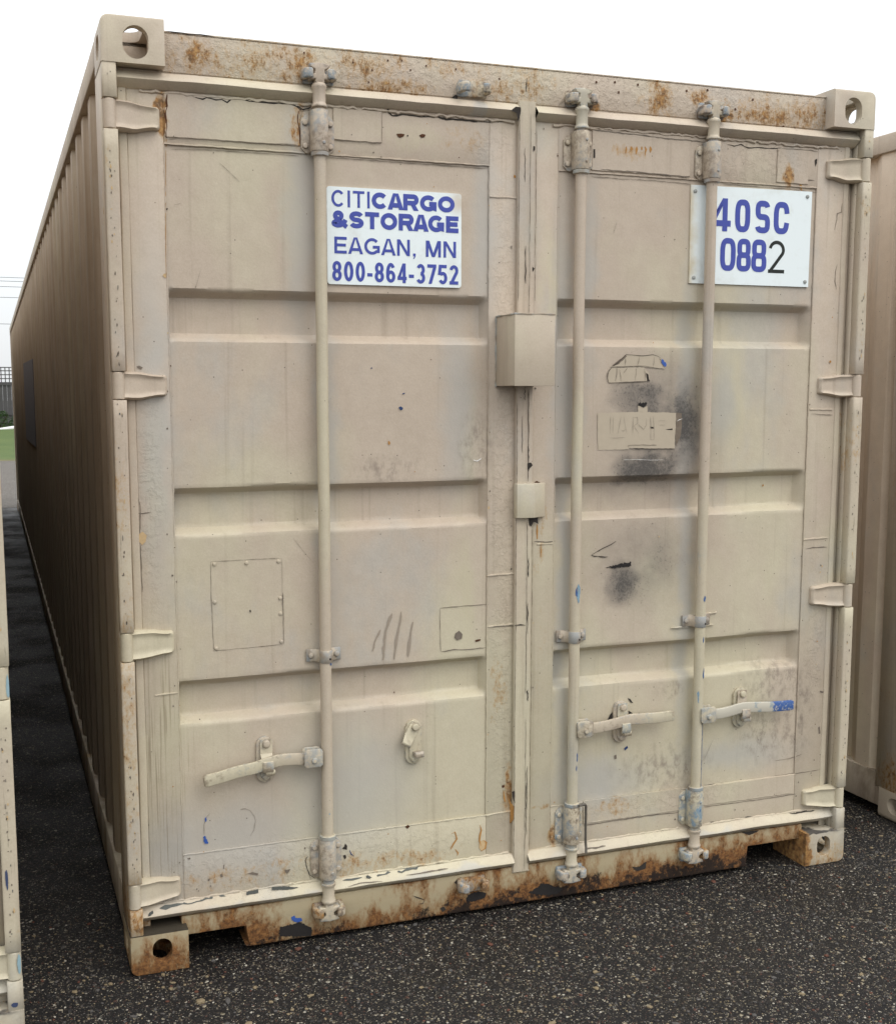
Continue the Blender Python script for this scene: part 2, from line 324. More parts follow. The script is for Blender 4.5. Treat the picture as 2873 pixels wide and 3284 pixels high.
# ------------------------------------------------------------------ mesh helpers
class MB:
    def __init__(s): s.v = []; s.f = []; s.mi = []
    def face(s, pts, mi=0):
        i = len(s.v); s.v += [tuple(p) for p in pts]; s.f.append(tuple(range(i, i+len(pts)))); s.mi.append(mi)
    def box(s, x0, x1, y0, y1, z0, z1, mi=0):
        i = len(s.v)
        s.v += [(x, y, z) for z in (z0, z1) for y in (y0, y1) for x in (x0, x1)]
        for f in ((0, 2, 3, 1), (4, 5, 7, 6), (0, 1, 5, 4), (1, 3, 7, 5), (3, 2, 6, 7), (2, 0, 4, 6)):
            s.f.append(tuple(i+k for k in f)); s.mi.append(mi)
    def prism(s, poly, axis, a0, a1, mi=0):
        # poly: points in the two other axes, order (x,z) for 'y', (y,z) for 'x', (x,y) for 'z'
        def P(p, a):
            return {'y': (p[0], a, p[1]), 'x': (a, p[0], p[1]), 'z': (p[0], p[1], a)}[axis]
        i = len(s.v); n = len(poly)
        s.v += [P(p, a0) for p in poly] + [P(p, a1) for p in poly]
        for k in range(n):
            s.f.append((i+k, i+(k+1) % n, i+n+(k+1) % n, i+n+k)); s.mi.append(mi)
        s.f.append(tuple(i+k for k in reversed(range(n)))); s.mi.append(mi)
        s.f.append(tuple(i+n+k for k in range(n))); s.mi.append(mi)
    def lathe(s, c, prof, n=20, axis='z', mi=0):
        # prof: list of (coordinate along axis, radius)
        i = len(s.v)
        for a, r in prof:
            for k in range(n):
                t = 2*math.pi*k/n; u, w = r*math.cos(t), r*math.sin(t)
                s.v.append({'z': (c[0]+u, c[1]+w, a), 'y': (c[0]+u, a, c[1]+w), 'x': (a, c[0]+u, c[1]+w)}[axis])
        for j in range(len(prof)-1):
            for k in range(n):
                s.f.append((i+j*n+k, i+j*n+(k+1) % n, i+(j+1)*n+(k+1) % n, i+(j+1)*n+k)); s.mi.append(mi)
        s.f.append(tuple(i+k for k in range(n))); s.mi.append(mi)
        j = len(prof)-1; s.f.append(tuple(i+j*n+k for k in range(n))); s.mi.append(mi)
    def tube(s, pts, r, n=8, mi=0):
        i = len(s.v); pts = [Vector(p) for p in pts]
        for j, p in enumerate(pts):
            d = (pts[min(j+1, len(pts)-1)]-pts[max(j-1, 0)]).normalized()
            a = Vector((0, 1, 0)) if abs(d.y) < .9 else Vector((1, 0, 0))
            u = d.cross(a).normalized(); w = d.cross(u)
            rr = r[j] if isinstance(r, (list, tuple)) else r
            for k in range(n):
                t = 2*math.pi*k/n; s.v.append(tuple(p+u*rr*math.cos(t)+w*rr*math.sin(t)))
        for j in range(len(pts)-1):
            for k in range(n):
                s.f.append((i+j*n+k, i+j*n+(k+1) % n, i+(j+1)*n+(k+1) % n, i+(j+1)*n+k)); s.mi.append(mi)
        s.f.append(tuple(i+k for k in range(n))); s.mi.append(mi)
        j = len(pts)-1; s.f.append(tuple(i+j*n+k for k in range(n))); s.mi.append(mi)
    def grid(s, nu, nv, fn, mi=0):
        i = len(s.v)
        for a in range(nu+1):
            for b in range(nv+1): s.v.append(fn(a/nu, b/nv))
        for a in range(nu):
            for b in range(nv):
                p = i+a*(nv+1)+b
                s.f.append((p, p+nv+1, p+nv+2, p+1)); s.mi.append(mi)
    def build(s, name, mat, parent=None, bevel=0.0, seg=2, smooth=True, angle=35):
        me = bpy.data.meshes.new(name); me.from_pydata(s.v, [], s.f)
        mats = mat if isinstance(mat, (list, tuple)) else [mat]
        for mm in mats: me.materials.append(mm)
        me.polygons.foreach_set('material_index', s.mi)
        bm = bmesh.new(); bm.from_mesh(me)
        bmesh.ops.remove_doubles(bm, verts=bm.verts, dist=1e-6)
        bmesh.ops.recalc_face_normals(bm, faces=bm.faces)
        for f in bm.faces: f.smooth = smooth
        for e in bm.edges:
            if len(e.link_faces) == 2 and e.calc_face_angle(0) > R(angle): e.smooth = False
        bm.to_mesh(me); bm.free()
        o = bpy.data.objects.new(name, me); COL.objects.link(o)
        if parent: o.parent = parent
        if bevel:
            b = o.modifiers.new('bevel', 'BEVEL'); b.width = bevel; b.segments = seg
            b.limit_method = 'ANGLE'; b.angle_limit = R(angle); b.harden_normals = False
            for e in me.edges: e.use_edge_sharp = False
        return o

def empty(name, loc=(0, 0, 0)):
    o = bpy.data.objects.new(name, None); COL.objects.link(o); o.location = loc; return o
def tag(o, label=None, cat=None, group=None, kind=None):
    if label: o['label'] = label
    if cat: o['category'] = cat
    if group: o['group'] = group
    if kind: o['kind'] = kind
    return o
def sstep(a, b, x):
    t = max(0, min(1, (x-a)/(b-a))); return t*t*(3-2*t)
def N3(x, y=0, z=0): return mnoise.noise(Vector((x, y, z)))

# ------------------------------------------------------------------ marks (paint damage) in door-plane metres: material, surface, width (0 = polygon), points (x, z)
MARKS = [
('dark','L',0.0041,[(0.2245,2.4219),(0.2359,2.4171),(0.2497,2.4105),(0.2659,2.4096),(0.2753,2.4139),(0.2869,2.4112),(0.3008,2.4087),(0.3173,2.4114),(0.3313,2.4048),(0.3433,2.4157),(0.367,2.4166),(0.3955,2.413),(0.4243,2.4129),(0.4726,2.4135),(0.5116,2.4174),(0.5287,2.4095),(0.5409,2.4026),(0.5607,2.4097)]),
('dark','L',0.0028,[(0.4788,2.4126),(0.5032,2.4154),(0.5227,2.4091),(0.5324,2.402),(0.5571,2.4057),(0.5671,2.4148)]),
('dark','L',0.0053,[(0.7848,2.4221),(0.791,2.4154),(0.8002,2.4066),(0.8315,2.4113),(0.863,2.4113),(0.8999,2.4116),(0.9371,2.4134),(0.9692,2.4095),(1.0124,2.4103),(1.0613,2.409)]),
('dark','L',0.0029,[(1.0613,2.409),(1.1218,2.4134),(1.1802,2.4152)]),
('dark','G',0,[(1.1542,2.4408),(1.168,2.4526),(1.1847,2.4519),(1.1837,2.4333),(1.1767,2.4107),(1.1738,2.4227),(1.1709,2.4347)]),
('dark','H',0.0029,[(1.0509,2.4557),(1.0699,2.4586),(1.0973,2.4578),(1.1249,2.4566),(1.147,2.4509),(1.1693,2.4462)]),
('dark','H',0,[(0.9806,2.4695),(0.9886,2.4774),(0.9983,2.4757),(0.9951,2.4635),(0.9833,2.4601)]),
('dark','H',0.0024,[(1.2142,2.542),(1.2133,2.5272),(1.2124,2.5026)]),
('rustdark','L',0.0076,[(0.1725,2.4133),(0.1689,2.3975),(0.1708,2.3843),(0.165,2.3705),(0.1674,2.344),(0.1653,2.3171),(0.1663,2.3015)]),
('rust','L',0.0054,[(0.1685,2.2994),(0.1671,2.2814)]),
('rust','L',0.0014,[(0.1655,2.2723),(0.1637,2.2093),(0.1603,2.1187),(0.1561,1.936)]),
('rustdark','L',0.0032,[(0.5274,2.3979),(0.526,2.3701),(0.5305,2.3426),(0.5301,2.3101)]),
('dark','L',0.0014,[(0.5363,2.3986),(0.5344,2.3707),(0.535,2.3429),(0.5349,2.3011)]),
('seam','L',0.0018,[(0.1708,2.2996),(0.2331,2.3029),(0.3268,2.3056),(0.4223,2.3052),(0.5198,2.3084)]),
('seam','L',0.0019,[(0.6284,2.3307),(0.6663,2.3276),(0.7121,2.3269),(0.7677,2.3297)]),
('seam','L',0.0014,[(0.7682,2.4161),(0.7679,2.3687),(0.7677,2.3297)]),
('seam','L',0.0014,[(0.1793,2.2755),(0.2791,2.2797),(0.4218,2.2798),(0.5292,2.2798)]),
('seam','L',0.0019,[(0.6128,2.2804),(0.7271,2.2805),(0.8838,2.2806),(1.095,2.2797)]),
('rustdark','L',0,[(0.813,2.3576),(0.8261,2.3594),(0.8376,2.3583),(0.8339,2.3518),(0.8234,2.3473),(0.8166,2.3507)]),
('rustdark','L',0,[(0.8813,2.3585),(0.8903,2.3629),(0.9009,2.3613),(0.8972,2.3538),(0.8871,2.3521)]),
('dark','L',0,[(0.8439,2.3559),(0.8476,2.3576),(0.8486,2.3533),(0.8449,2.3516)]),
('navy','L',0,[(0.8165,1.5863),(0.8229,1.5903),(0.8304,1.5852),(0.8283,1.5802),(0.8229,1.5787)]),
('navy','L',0,[(0.8268,1.6256),(0.8311,1.6286),(0.8381,1.6286),(0.8327,1.6251)]),
('navy','L',0,[(0.7316,1.6999),(0.7353,1.7024),(0.7385,1.6995),(0.7342,1.698)]),
('white','L',0,[(1.0532,1.4303),(1.0628,1.4265),(1.0701,1.4289),(1.0797,1.435),(1.0769,1.4298),(1.0656,1.4238),(1.0554,1.4266)]),
('seam','L',0.0024,[(0.0648,1.3456),(0.0702,1.3263),(0.0679,1.2786),(0.067,1.2499)]),
('seam','L',0.0024,[(0.0519,1.3055),(0.0751,1.3032),(0.0996,1.3062)]),
('seam','L',0.0024,[(0.0669,1.2163),(0.0662,1.1923),(0.0683,1.1536),(0.0686,1.0858)]),
('seam','L',0,[(0.0709,1.7002),(0.0779,1.7035),(0.0879,1.698),(0.0831,1.6924),(0.0754,1.6956)]),
('rustpale','L',0,[(0.0617,1.2454),(0.0737,1.2535),(0.085,1.242),(0.0813,1.2253),(0.0716,1.2161),(0.0635,1.2261)]),
('seam','L',0.0015,[(0.2585,1.1609),(0.3511,1.1612),(0.4617,1.1607)]),
('seam','L',0.0015,[(0.2579,1.0734),(0.2596,0.9987),(0.2614,0.9051)]),
('seam','L',0.0015,[(0.2585,1.1609),(0.2581,1.0993),(0.2575,1.0349)]),
('seam','L',0.0015,[(0.2614,0.9051),(0.361,0.9071),(0.4637,0.9096)]),
('seam','L',0.002,[(0.4641,1.0611),(0.4639,0.985),(0.4637,0.9096)]),
('seam','L',0.001,[(0.4627,1.1597),(0.4619,1.0169)]),
('seam','L',0.0021,[(0.947,0.9835),(1.0217,0.9863),(1.105,0.9864)]),
('seam','L',0.0027,[(0.9493,0.8507),(0.9936,0.8527),(1.0393,0.8503),(1.0999,0.8517)]),
('seam','L',0.0021,[(0.947,0.9835),(0.9459,0.926),(0.9493,0.8507)]),
('seam','L',0.0027,[(1.1025,0.9162),(1.1491,0.9146),(1.1931,0.9142)]),
('dark','A',0.0049,[(1.1839,0.9186),(1.2045,0.9194),(1.221,0.916)]),
('seam','L',0,[(0.9963,0.9037),(1.0077,0.9109),(1.0191,0.8994),(1.0174,0.886),(1.002,0.8817),(0.9935,0.8904)]),
('rustdark','L',0,[(1.0611,0.8774),(1.0795,0.8798),(1.0784,0.8745),(1.0634,0.8718)]),
('dark','A',0.002,[(1.2067,2.3414),(1.2051,2.3252),(1.207,2.3092),(1.2055,2.293),(1.2073,2.277),(1.2058,2.2608),(1.2076,2.2447)]),
('dark','A',0.003,[(1.2111,2.0621),(1.2096,2.0435),(1.2115,2.0251),(1.21,2.0065),(1.2119,1.9879),(1.2103,1.9693),(1.2122,1.9507)]),
('dark','A',0.0021,[(1.2052,1.5581),(1.2036,1.5399),(1.2055,1.5216),(1.204,1.5033),(1.2059,1.4849),(1.2043,1.4666),(1.2062,1.4481)]),
('dark','A',0.0026,[(1.2262,1.4741),(1.2246,1.4645),(1.2264,1.4548),(1.2248,1.4452),(1.2266,1.4355),(1.225,1.4258),(1.2268,1.4161)]),
('dark','A',0.0021,[(1.2129,1.6466),(1.2113,1.6396),(1.2131,1.6327),(1.2114,1.6258),(1.2132,1.6188),(1.2116,1.6119),(1.2134,1.605)]),
('dark','A',0.0027,[(1.2289,0.9863),(1.2273,0.9701),(1.2292,0.9536),(1.2276,0.9374),(1.2295,0.9209),(1.2279,0.9046),(1.2299,0.8881)]),
('dark','A',0.0039,[(1.2317,0.7119),(1.2299,0.706),(1.2318,0.6998),(1.2301,0.694),(1.2319,0.6878),(1.2302,0.682),(1.232,0.6758)]),
('dark','A',0.0023,[(1.2318,0.4663),(1.2302,0.443),(1.2322,0.4193),(1.2307,0.3959),(1.2327,0.3721),(1.2311,0.3487),(1.2332,0.3248)]),
('dark','A',0.0038,[(1.2298,1.1255),(1.2281,1.1157),(1.23,1.1057),(1.2283,1.0959),(1.2302,1.0859),(1.2285,1.0761),(1.2304,1.0661)]),
('dark','A',0.0023,[(1.2299,0.4129),(1.2284,0.3848),(1.2305,0.3562),(1.2289,0.3281),(1.231,0.2994),(1.2295,0.2711),(1.2316,0.2423)]),
('dark','A',0,[(1.223,1.4162),(1.2346,1.4186),(1.2406,1.4095),(1.2302,1.4002),(1.2262,1.3897),(1.2232,1.4004)]),
('rustdark','R',0,[(1.2507,1.3533),(1.2612,1.361),(1.2731,1.3553),(1.2714,1.3447),(1.2597,1.3407)]),
('dark','A',0,[(1.2277,1.2489),(1.2599,1.2514),(1.2613,1.2289),(1.2512,1.2346),(1.2454,1.2359),(1.2379,1.2218),(1.2308,1.2274)]),
('rust','R',0.0076,[(1.2639,1.2267),(1.2641,1.2051),(1.2656,1.1807)]),
('rust','R',0.0038,[(1.2776,1.1694),(1.2781,1.1232)]),
('seam','R',0.0027,[(1.2467,1.1745),(1.2942,1.1703),(1.3301,1.1708)]),
('dark','R',0,[(1.2327,2.3494),(1.2383,2.3483),(1.2384,2.3398),(1.2334,2.332)]),
('dark','R',0,[(1.2334,2.0017),(1.241,1.9953),(1.2347,1.9864)]),
('rustdark','L',0,[(1.1515,0.4072),(1.1598,0.4102),(1.1617,0.402),(1.1539,0.3996)]),
('dark','L',0,[(1.1797,0.3897),(1.1904,0.3913),(1.1908,0.3487),(1.1859,0.3607),(1.1816,0.3754)]),
('rust','L',0.0091,[(1.1769,0.3618),(1.1831,0.3383),(1.1845,0.3154),(1.1823,0.2815)]),
('rust','L',0.0068,[(1.1588,0.3922),(1.162,0.3523)]),
('seam','R',0.0031,[(1.4376,2.4107),(1.4967,2.4097),(1.5746,2.4085),(1.6476,2.4058),(1.7215,2.4031),(1.7838,2.4047),(1.828,2.4024)]),
('dark','R',0.0032,[(1.9108,2.4027),(1.9367,2.3981),(1.9623,2.4051),(1.9886,2.3962),(2.0276,2.4009),(2.0671,2.3997),(2.1133,2.4043)]),
('seam','R',0.0022,[(2.1134,2.4027),(2.1736,2.404),(2.2276,2.4048),(2.255,2.4011)]),
('seam','R',0.0031,[(1.4632,2.2989),(1.5289,2.2977),(1.6197,2.2979),(1.6997,2.2948),(1.7746,2.2939)]),
('seam','R',0.0021,[(1.4341,2.2768),(1.5294,2.2756),(1.6508,2.2774),(1.7878,2.2736)]),
('seam','R',0.0022,[(1.9022,2.28),(2.0324,2.2791),(2.1656,2.2783),(2.2576,2.2734)]),
('seam','R',0.0016,[(2.1142,2.3839),(2.1173,2.3408),(2.1207,2.3085)]),
('seam','R',0.0027,[(2.1241,2.3076),(2.1845,2.3094),(2.2442,2.3112)]),
('dark','R',0,[(2.2439,2.3758),(2.2526,2.3802),(2.2519,2.3653),(2.247,2.3541)]),
('rust','R',0.0087,[(2.1892,2.356),(2.189,2.3288),(2.1949,2.3045),(2.1921,2.2907),(2.1996,2.2747)]),
('rustdark','R',0,[(2.184,2.3503),(2.1924,2.359),(2.1997,2.3485),(2.19,2.3386)]),
('rust','R',0.0087,[(1.5483,2.3708),(1.5503,2.3633),(1.5476,2.3503)]),
('rust','R',0.0087,[(1.5664,2.372),(1.5684,2.3644),(1.5655,2.3591)]),
('rust','R',0.0087,[(1.5845,2.3732),(1.5865,2.3656),(1.5838,2.35)]),
('rust','R',0.0088,[(1.6026,2.3744),(1.6046,2.3668),(1.6017,2.364)]),
('rust','R',0.0088,[(1.6148,2.3752),(1.6168,2.3676),(1.6142,2.3494)]),
('rust','R',0.0088,[(1.633,2.3764),(1.635,2.3688),(1.6322,2.3583)]),
('dark','R',0,[(1.4374,2.3559),(1.4433,2.3563),(1.4437,2.3309),(1.4378,2.3305)]),
('seam','R',0.0028,[(2.3572,2.2443),(2.3572,2.2164),(2.3401,2.21),(2.3395,2.1932),(2.3348,2.1763),(2.3323,2.1566)]),
('seam','R',0.0028,[(2.3482,2.0479),(2.3423,2.0251),(2.3426,1.9913),(2.3488,1.966)]),
('seam','R',0.0029,[(2.2667,1.5575),(2.302,1.5543),(2.3515,1.5528)]),
('seam','R',0.0036,[(2.2649,1.1045),(2.3089,1.1072),(2.3519,1.1052)]),
('cream','R',0,[(1.5107,1.7077),(1.5349,1.7191),(1.5651,1.745),(1.6612,1.7458),(1.6801,1.739),(1.7081,1.7077),(1.7044,1.7022),(1.6653,1.7064),(1.6029,1.7093)]),
('cream','R',0,[(1.502,1.6895),(1.5108,1.7056),(1.6309,1.7073),(1.6482,1.6901),(1.6513,1.6657),(1.604,1.6618),(1.5044,1.6595)]),
('brownish','R',0,[(1.5167,1.712),(1.5638,1.745),(1.5688,1.7407),(1.5411,1.7164),(1.5229,1.7099)]),
('brownish','R',0,[(1.6675,1.7416),(1.6897,1.7336),(1.6934,1.712),(1.6806,1.7227)]),
('dark','R',0.0019,[(1.5022,1.6761),(1.5049,1.6948),(1.5198,1.711),(1.5349,1.7191),(1.55,1.7326),(1.565,1.7461),(1.5866,1.7446),(1.6083,1.7438),(1.6332,1.7429),(1.6611,1.7469),(1.6769,1.7417),(1.6896,1.7363)]),
('seam','R',0.0016,[(1.5108,1.7066),(1.5474,1.7084),(1.5967,1.7103),(1.6339,1.7116),(1.6653,1.7064)]),
('dark','R',0.0021,[(1.5001,1.6895),(1.5011,1.6734),(1.5056,1.6601)]),
('seam','R',0.0022,[(1.5056,1.659),(1.5546,1.6601),(1.604,1.6629),(1.6444,1.664)]),
('blue','R',0,[(1.6897,1.7347),(1.6992,1.731),(1.709,1.7202),(1.7081,1.7077),(1.6997,1.7131),(1.6919,1.7228)]),
('dark','R',0,[(1.6376,1.69),(1.6458,1.6846),(1.6486,1.6711),(1.6526,1.663),(1.6425,1.6657),(1.6398,1.6765)]),
('smear','R',0.007,[(1.6133,1.7411),(1.6143,1.7269),(1.6103,1.7126)]),
('smear','R',0.007,[(1.5651,1.7407),(1.5667,1.7265),(1.5633,1.7123)]),
('smear','R',0.007,[(1.6657,1.7389),(1.6674,1.724),(1.664,1.7091)]),
('smear','R',0.007,[(1.6342,1.7019),(1.6377,1.6846),(1.6362,1.6673)]),
('smear','R',0.007,[(1.5322,1.703),(1.5329,1.6834),(1.5287,1.6639)]),
('smear','R',0.007,[(1.6018,1.7033),(1.6029,1.6837),(1.599,1.664)]),
('seam','R',0.0016,[(1.5621,1.7407),(1.5633,1.726),(1.5609,1.7112)]),
('seam','R',0.0016,[(1.6115,1.7411),(1.6106,1.7263),(1.6059,1.7115)]),
('seam','R',0.0016,[(1.6645,1.7388),(1.6652,1.7226),(1.6622,1.7064)]),
('seam','R',0.0016,[(1.5352,1.7057),(1.5344,1.6843),(1.53,1.6628)]),
('seam','R',0.0016,[(1.5414,1.7004),(1.5468,1.6816),(1.5484,1.6628)]),
('seam','R',0.0016,[(1.603,1.706),(1.6022,1.6845),(1.5978,1.6629)]),
('seam','R',0.0016,[(1.631,1.7035),(1.6349,1.6846),(1.635,1.6656)]),
('seam','R',0.0016,[(1.557,1.6897),(1.5664,1.6991),(1.572,1.7086)]),
('seam','R',0.0016,[(1.6834,1.7336),(1.6951,1.7188),(1.7031,1.7039)]),
('black','R',0,[(1.6117,1.5968),(1.6442,1.5966),(1.64,1.588),(1.6308,1.5815),(1.6213,1.587),(1.6132,1.5881)]),
('cream','R',0,[(1.612,1.587),(1.6213,1.5859),(1.6308,1.5809),(1.6445,1.5868),(1.6462,1.5677),(1.6124,1.568)]),
('cream','R',0,[(1.4697,1.5653),(1.5443,1.5669),(1.6186,1.5679),(1.6941,1.5658),(1.7501,1.5642),(1.7499,1.5256),(1.7483,1.4925),(1.7482,1.4509),(1.6718,1.4517),(1.5838,1.4554),(1.5808,1.4511),(1.473,1.4509),(1.4697,1.4963)]),
('brownish','R',0,[(1.7514,1.5653),(1.7707,1.563),(1.773,1.5254),(1.7695,1.4922),(1.7531,1.4591),(1.7496,1.4925),(1.7512,1.5256)]),
('white','R',0.0022,[(1.7522,1.5377),(1.7616,1.5421),(1.7725,1.5447)]),
('seam','R',0.0022,[(1.5778,1.4558),(1.5783,1.4634),(1.6307,1.4641),(1.6811,1.4622)]),
('dark','R',0.0022,[(1.5852,1.451),(1.6339,1.4524),(1.6845,1.4504),(1.7469,1.4504)]),
('white','R',0.0011,[(1.561,1.4182),(1.6096,1.4188),(1.66,1.4155),(1.7108,1.4156)]),
('faint','R',0.0012,[(1.514,1.5553),(1.5139,1.5013)]),
('faint','R',0.0012,[(1.5232,1.5552),(1.5231,1.5012)]),
('faint','R',0.0012,[(1.5509,1.555),(1.5416,1.5009)]),
('faint','R',0.0012,[(1.5602,1.5549),(1.5725,1.5005)]),
('faint','R',0.0012,[(1.5518,1.5116),(1.5624,1.5088),(1.5672,1.5142)]),
('faint','R',0.0012,[(1.5942,1.5546),(1.5942,1.5002)]),
('faint','R',0.0012,[(1.5943,1.5492),(1.6098,1.5518),(1.6115,1.5327),(1.5968,1.5247),(1.616,1.4999)]),
('faint','R',0.0012,[(1.6116,1.53),(1.6326,1.5134),(1.6417,1.5269),(1.6411,1.5488)]),
('faint','R',0.0012,[(1.6567,1.5541),(1.6594,1.5213),(1.6586,1.4802),(1.6712,1.48),(1.6701,1.5211),(1.6661,1.554)]),
('faint','R',0.0012,[(1.6867,1.5401),(1.7107,1.5399)]),
('faint','R',0.0012,[(1.687,1.5264),(1.7111,1.5262)]),
('faint','R',0.0012,[(1.5123,1.4878),(1.5678,1.4886)]),
('dark','R',0,[(1.6556,1.5213),(1.667,1.5201),(1.6703,1.5156),(1.6583,1.5158)]),
('dark','R',0,[(1.7115,1.5124),(1.7369,1.5149),(1.7383,1.5104),(1.7242,1.5106)]),
('dark','R',0.0028,[(1.5434,1.1603),(1.528,1.1526),(1.4973,1.1402),(1.4727,1.1303),(1.4557,1.1211)]),
('dark','R',0.0033,[(1.4557,1.12),(1.4792,1.115),(1.5152,1.1116)]),
('black','R',0,[(1.5077,1.0786),(1.5419,1.0852),(1.5794,1.0905),(1.5995,1.0923),(1.5998,1.0794),(1.5671,1.0772),(1.5296,1.0752)]),
('dark','R',0,[(1.5205,0.5789),(1.5313,0.5981),(1.5444,0.6117),(1.5481,0.5749),(1.543,0.5699)]),
('dark','R',0,[(1.5998,0.6051),(1.6136,0.597),(1.6214,0.5827),(1.6033,0.583)]),
('dark','R',0,[(1.5959,0.6475),(1.605,0.6439),(1.6166,0.6293),(1.6068,0.6316)]),
('navy','R',0,[(1.586,0.4806),(1.5972,0.4883),(1.6011,0.481),(1.59,0.4733)]),
('seam','R',0,[(1.5504,0.4605),(1.5579,0.4631),(1.5597,0.4493),(1.5522,0.448)]),
('dark','R',0,[(1.4964,0.2821),(1.5091,0.284),(1.5123,0.2698),(1.5019,0.2677)]),
('seam','R',0.0035,[(1.443,0.2409),(1.5009,0.2403),(1.5459,0.2428),(1.6368,0.2437),(1.7293,0.2424),(1.7997,0.2406)]),
('seam','R',0.0021,[(1.4255,0.3182),(1.5443,0.3209),(1.6656,0.3201),(1.8052,0.3209)]),
('seam','R',0.0022,[(1.8922,0.3212),(2.0131,0.3178),(2.1363,0.3179),(2.262,0.3216),(2.3602,0.323)]),
('seam','R',0.0022,[(1.8946,0.2465),(2.0157,0.2459),(2.1392,0.2452),(2.2652,0.2482)]),
('dark','R',0.0037,[(1.9125,0.1887),(1.977,0.1875),(2.0669,0.189),(2.1416,0.1868),(2.2002,0.1867),(2.2596,0.1829),(2.3366,0.1829)]),
('seam','R',0.0015,[(2.1756,0.3748),(2.2343,0.3756),(2.2845,0.3883)]),
('seam','R',0,[(2.3467,0.6067),(2.3641,0.6015),(2.36,0.5968),(2.3496,0.5992)]),
('seam','R',0,[(2.3469,0.4763),(2.3528,0.4794),(2.3566,0.4535),(2.3497,0.4528)]),
('greydark','L',0.0088,[(0.0878,0.1763),(0.1198,0.1796),(0.1545,0.1795)]),
('greydark','L',0.0058,[(0.1545,0.1806),(0.1794,0.181),(0.2094,0.1816),(0.2372,0.1848),(0.2776,0.1829)]),
('greydark','L',0,[(0.0533,0.164),(0.057,0.1748),(0.0669,0.1795),(0.0686,0.172),(0.0606,0.1649)]),
('greydark','L',0,[(0.3366,0.1889),(0.3717,0.1911),(0.3715,0.1794),(0.3374,0.1781)]),
('greydark','L',0,[(0.4123,0.1915),(0.4562,0.1882),(0.493,0.1784),(0.4561,0.1785),(0.4121,0.1819)]),
('greydark','L',0,[(0.4419,0.1892),(0.4682,0.1837),(0.4919,0.1786),(0.4681,0.1767),(0.4418,0.1796)]),
('greydark','L',0.0044,[(0.6288,0.1791),(0.6561,0.1795),(0.689,0.1796)]),
('greydark','L',0,[(0.699,0.1853),(0.7056,0.1871),(0.7194,0.1769),(0.7111,0.1748),(0.7012,0.1784)]),
('greydark','L',0.0077,[(0.736,0.1783),(0.7555,0.1816),(0.7807,0.1835)]),
('greydark','L',0.0067,[(0.8031,0.1803),(0.8397,0.1828),(0.8767,0.1848)]),
('greydark','L',0.0034,[(0.8767,0.1848),(0.9368,0.1874),(1.0181,0.1873)]),
('seam','G',0.0022,[(0.6391,0.1638),(0.6609,0.166),(0.6828,0.1683),(0.7488,0.1651)]),
('seam','G',0.0028,[(0.827,0.1703),(0.8722,0.171),(0.9637,0.1718)]),
('seam','G',0.0047,[(1.4353,0.1716),(1.4731,0.1705),(1.5111,0.1701)]),
('dark','L',0,[(0.6309,0.2741),(0.6386,0.2801),(0.6408,0.289),(0.6473,0.28),(0.6461,0.2682)]),
('dark','L',0,[(0.6334,0.252),(0.6416,0.2536),(0.6442,0.2451),(0.6392,0.2387)]),
('navy','L',0.0038,[(0.6542,0.2655),(0.6596,0.2538),(0.6677,0.2445)]),
('seam','L',0,[(0.2638,0.2456),(0.2689,0.2475),(0.2723,0.2391),(0.2672,0.2362)]),
('seam','L',0,[(0.2746,0.273),(0.2771,0.2753),(0.2758,0.2623),(0.2733,0.26)]),
('seam','L',0,[(0.3427,0.2368),(0.3582,0.2399),(0.3761,0.2331),(0.3734,0.2271),(0.358,0.232)]),
('seam','L',0,[(0.4543,0.2341),(0.4622,0.2314),(0.4727,0.2331),(0.4673,0.2242),(0.462,0.2196),(0.4568,0.2257)]),
('seam','L',0,[(0.2283,0.2376),(0.2349,0.2377),(0.2332,0.2317),(0.2287,0.2323)]),
('dark','L',0.0022,[(0.5261,0.2642),(0.518,0.2546),(0.5204,0.2327),(0.5307,0.2096),(0.5331,0.1904)]),
('dark','L',0.0022,[(0.5223,0.2648),(0.5168,0.2521),(0.5229,0.227),(0.5295,0.2071),(0.548,0.1909)]),
('rustdark','L',0,[(0.8317,0.3157),(0.8402,0.3212),(0.847,0.3149),(0.839,0.3082)]),
('rust','L',0.0056,[(0.983,0.2737),(0.9946,0.2777),(1.0004,0.2545),(0.9888,0.2392),(0.9802,0.2235)]),
('rust','L',0.0057,[(1.0794,0.2892),(1.0824,0.2718),(1.0767,0.2387),(1.0826,0.2208)]),
('rust','L',0.0057,[(1.0914,0.2367),(1.1004,0.2298),(1.0975,0.2103),(1.0827,0.2038)]),
('rust','L',0.0056,[(0.9947,0.2216),(1.0064,0.2087),(1.0035,0.2006)]),
('rustpale','L',0,[(1.0767,0.2358),(1.0914,0.2395),(1.1004,0.227),(1.0957,0.2077),(1.0827,0.205),(1.0756,0.2161)]),
('faint','L',0.0016,[(0.3287,0.4324),(0.3415,0.4329),(0.3566,0.4247),(0.3676,0.4076),(0.3714,0.3914),(0.3668,0.3656),(0.3552,0.3487)]),
('faint','L',0.0042,[(0.3287,0.4324),(0.3425,0.4317)]),
('faint','L',0.0016,[(0.2404,0.4315),(0.2302,0.4224),(0.2222,0.4001),(0.2215,0.3691)]),
('blue','L',0,[(0.2198,0.3641),(0.2239,0.3662),(0.2296,0.355),(0.2323,0.3416),(0.2223,0.343)]),
('blue','L',0,[(0.2252,0.4195),(0.2302,0.4224),(0.2289,0.4096),(0.2249,0.4076)]),
('rustdark','H',0,[(0.5431,2.5541),(0.5471,2.5558),(0.548,2.5509),(0.5441,2.5496)]),
('rustdark','H',0,[(0.7376,2.5252),(0.7417,2.527),(0.7427,2.5219),(0.7386,2.5206)]),
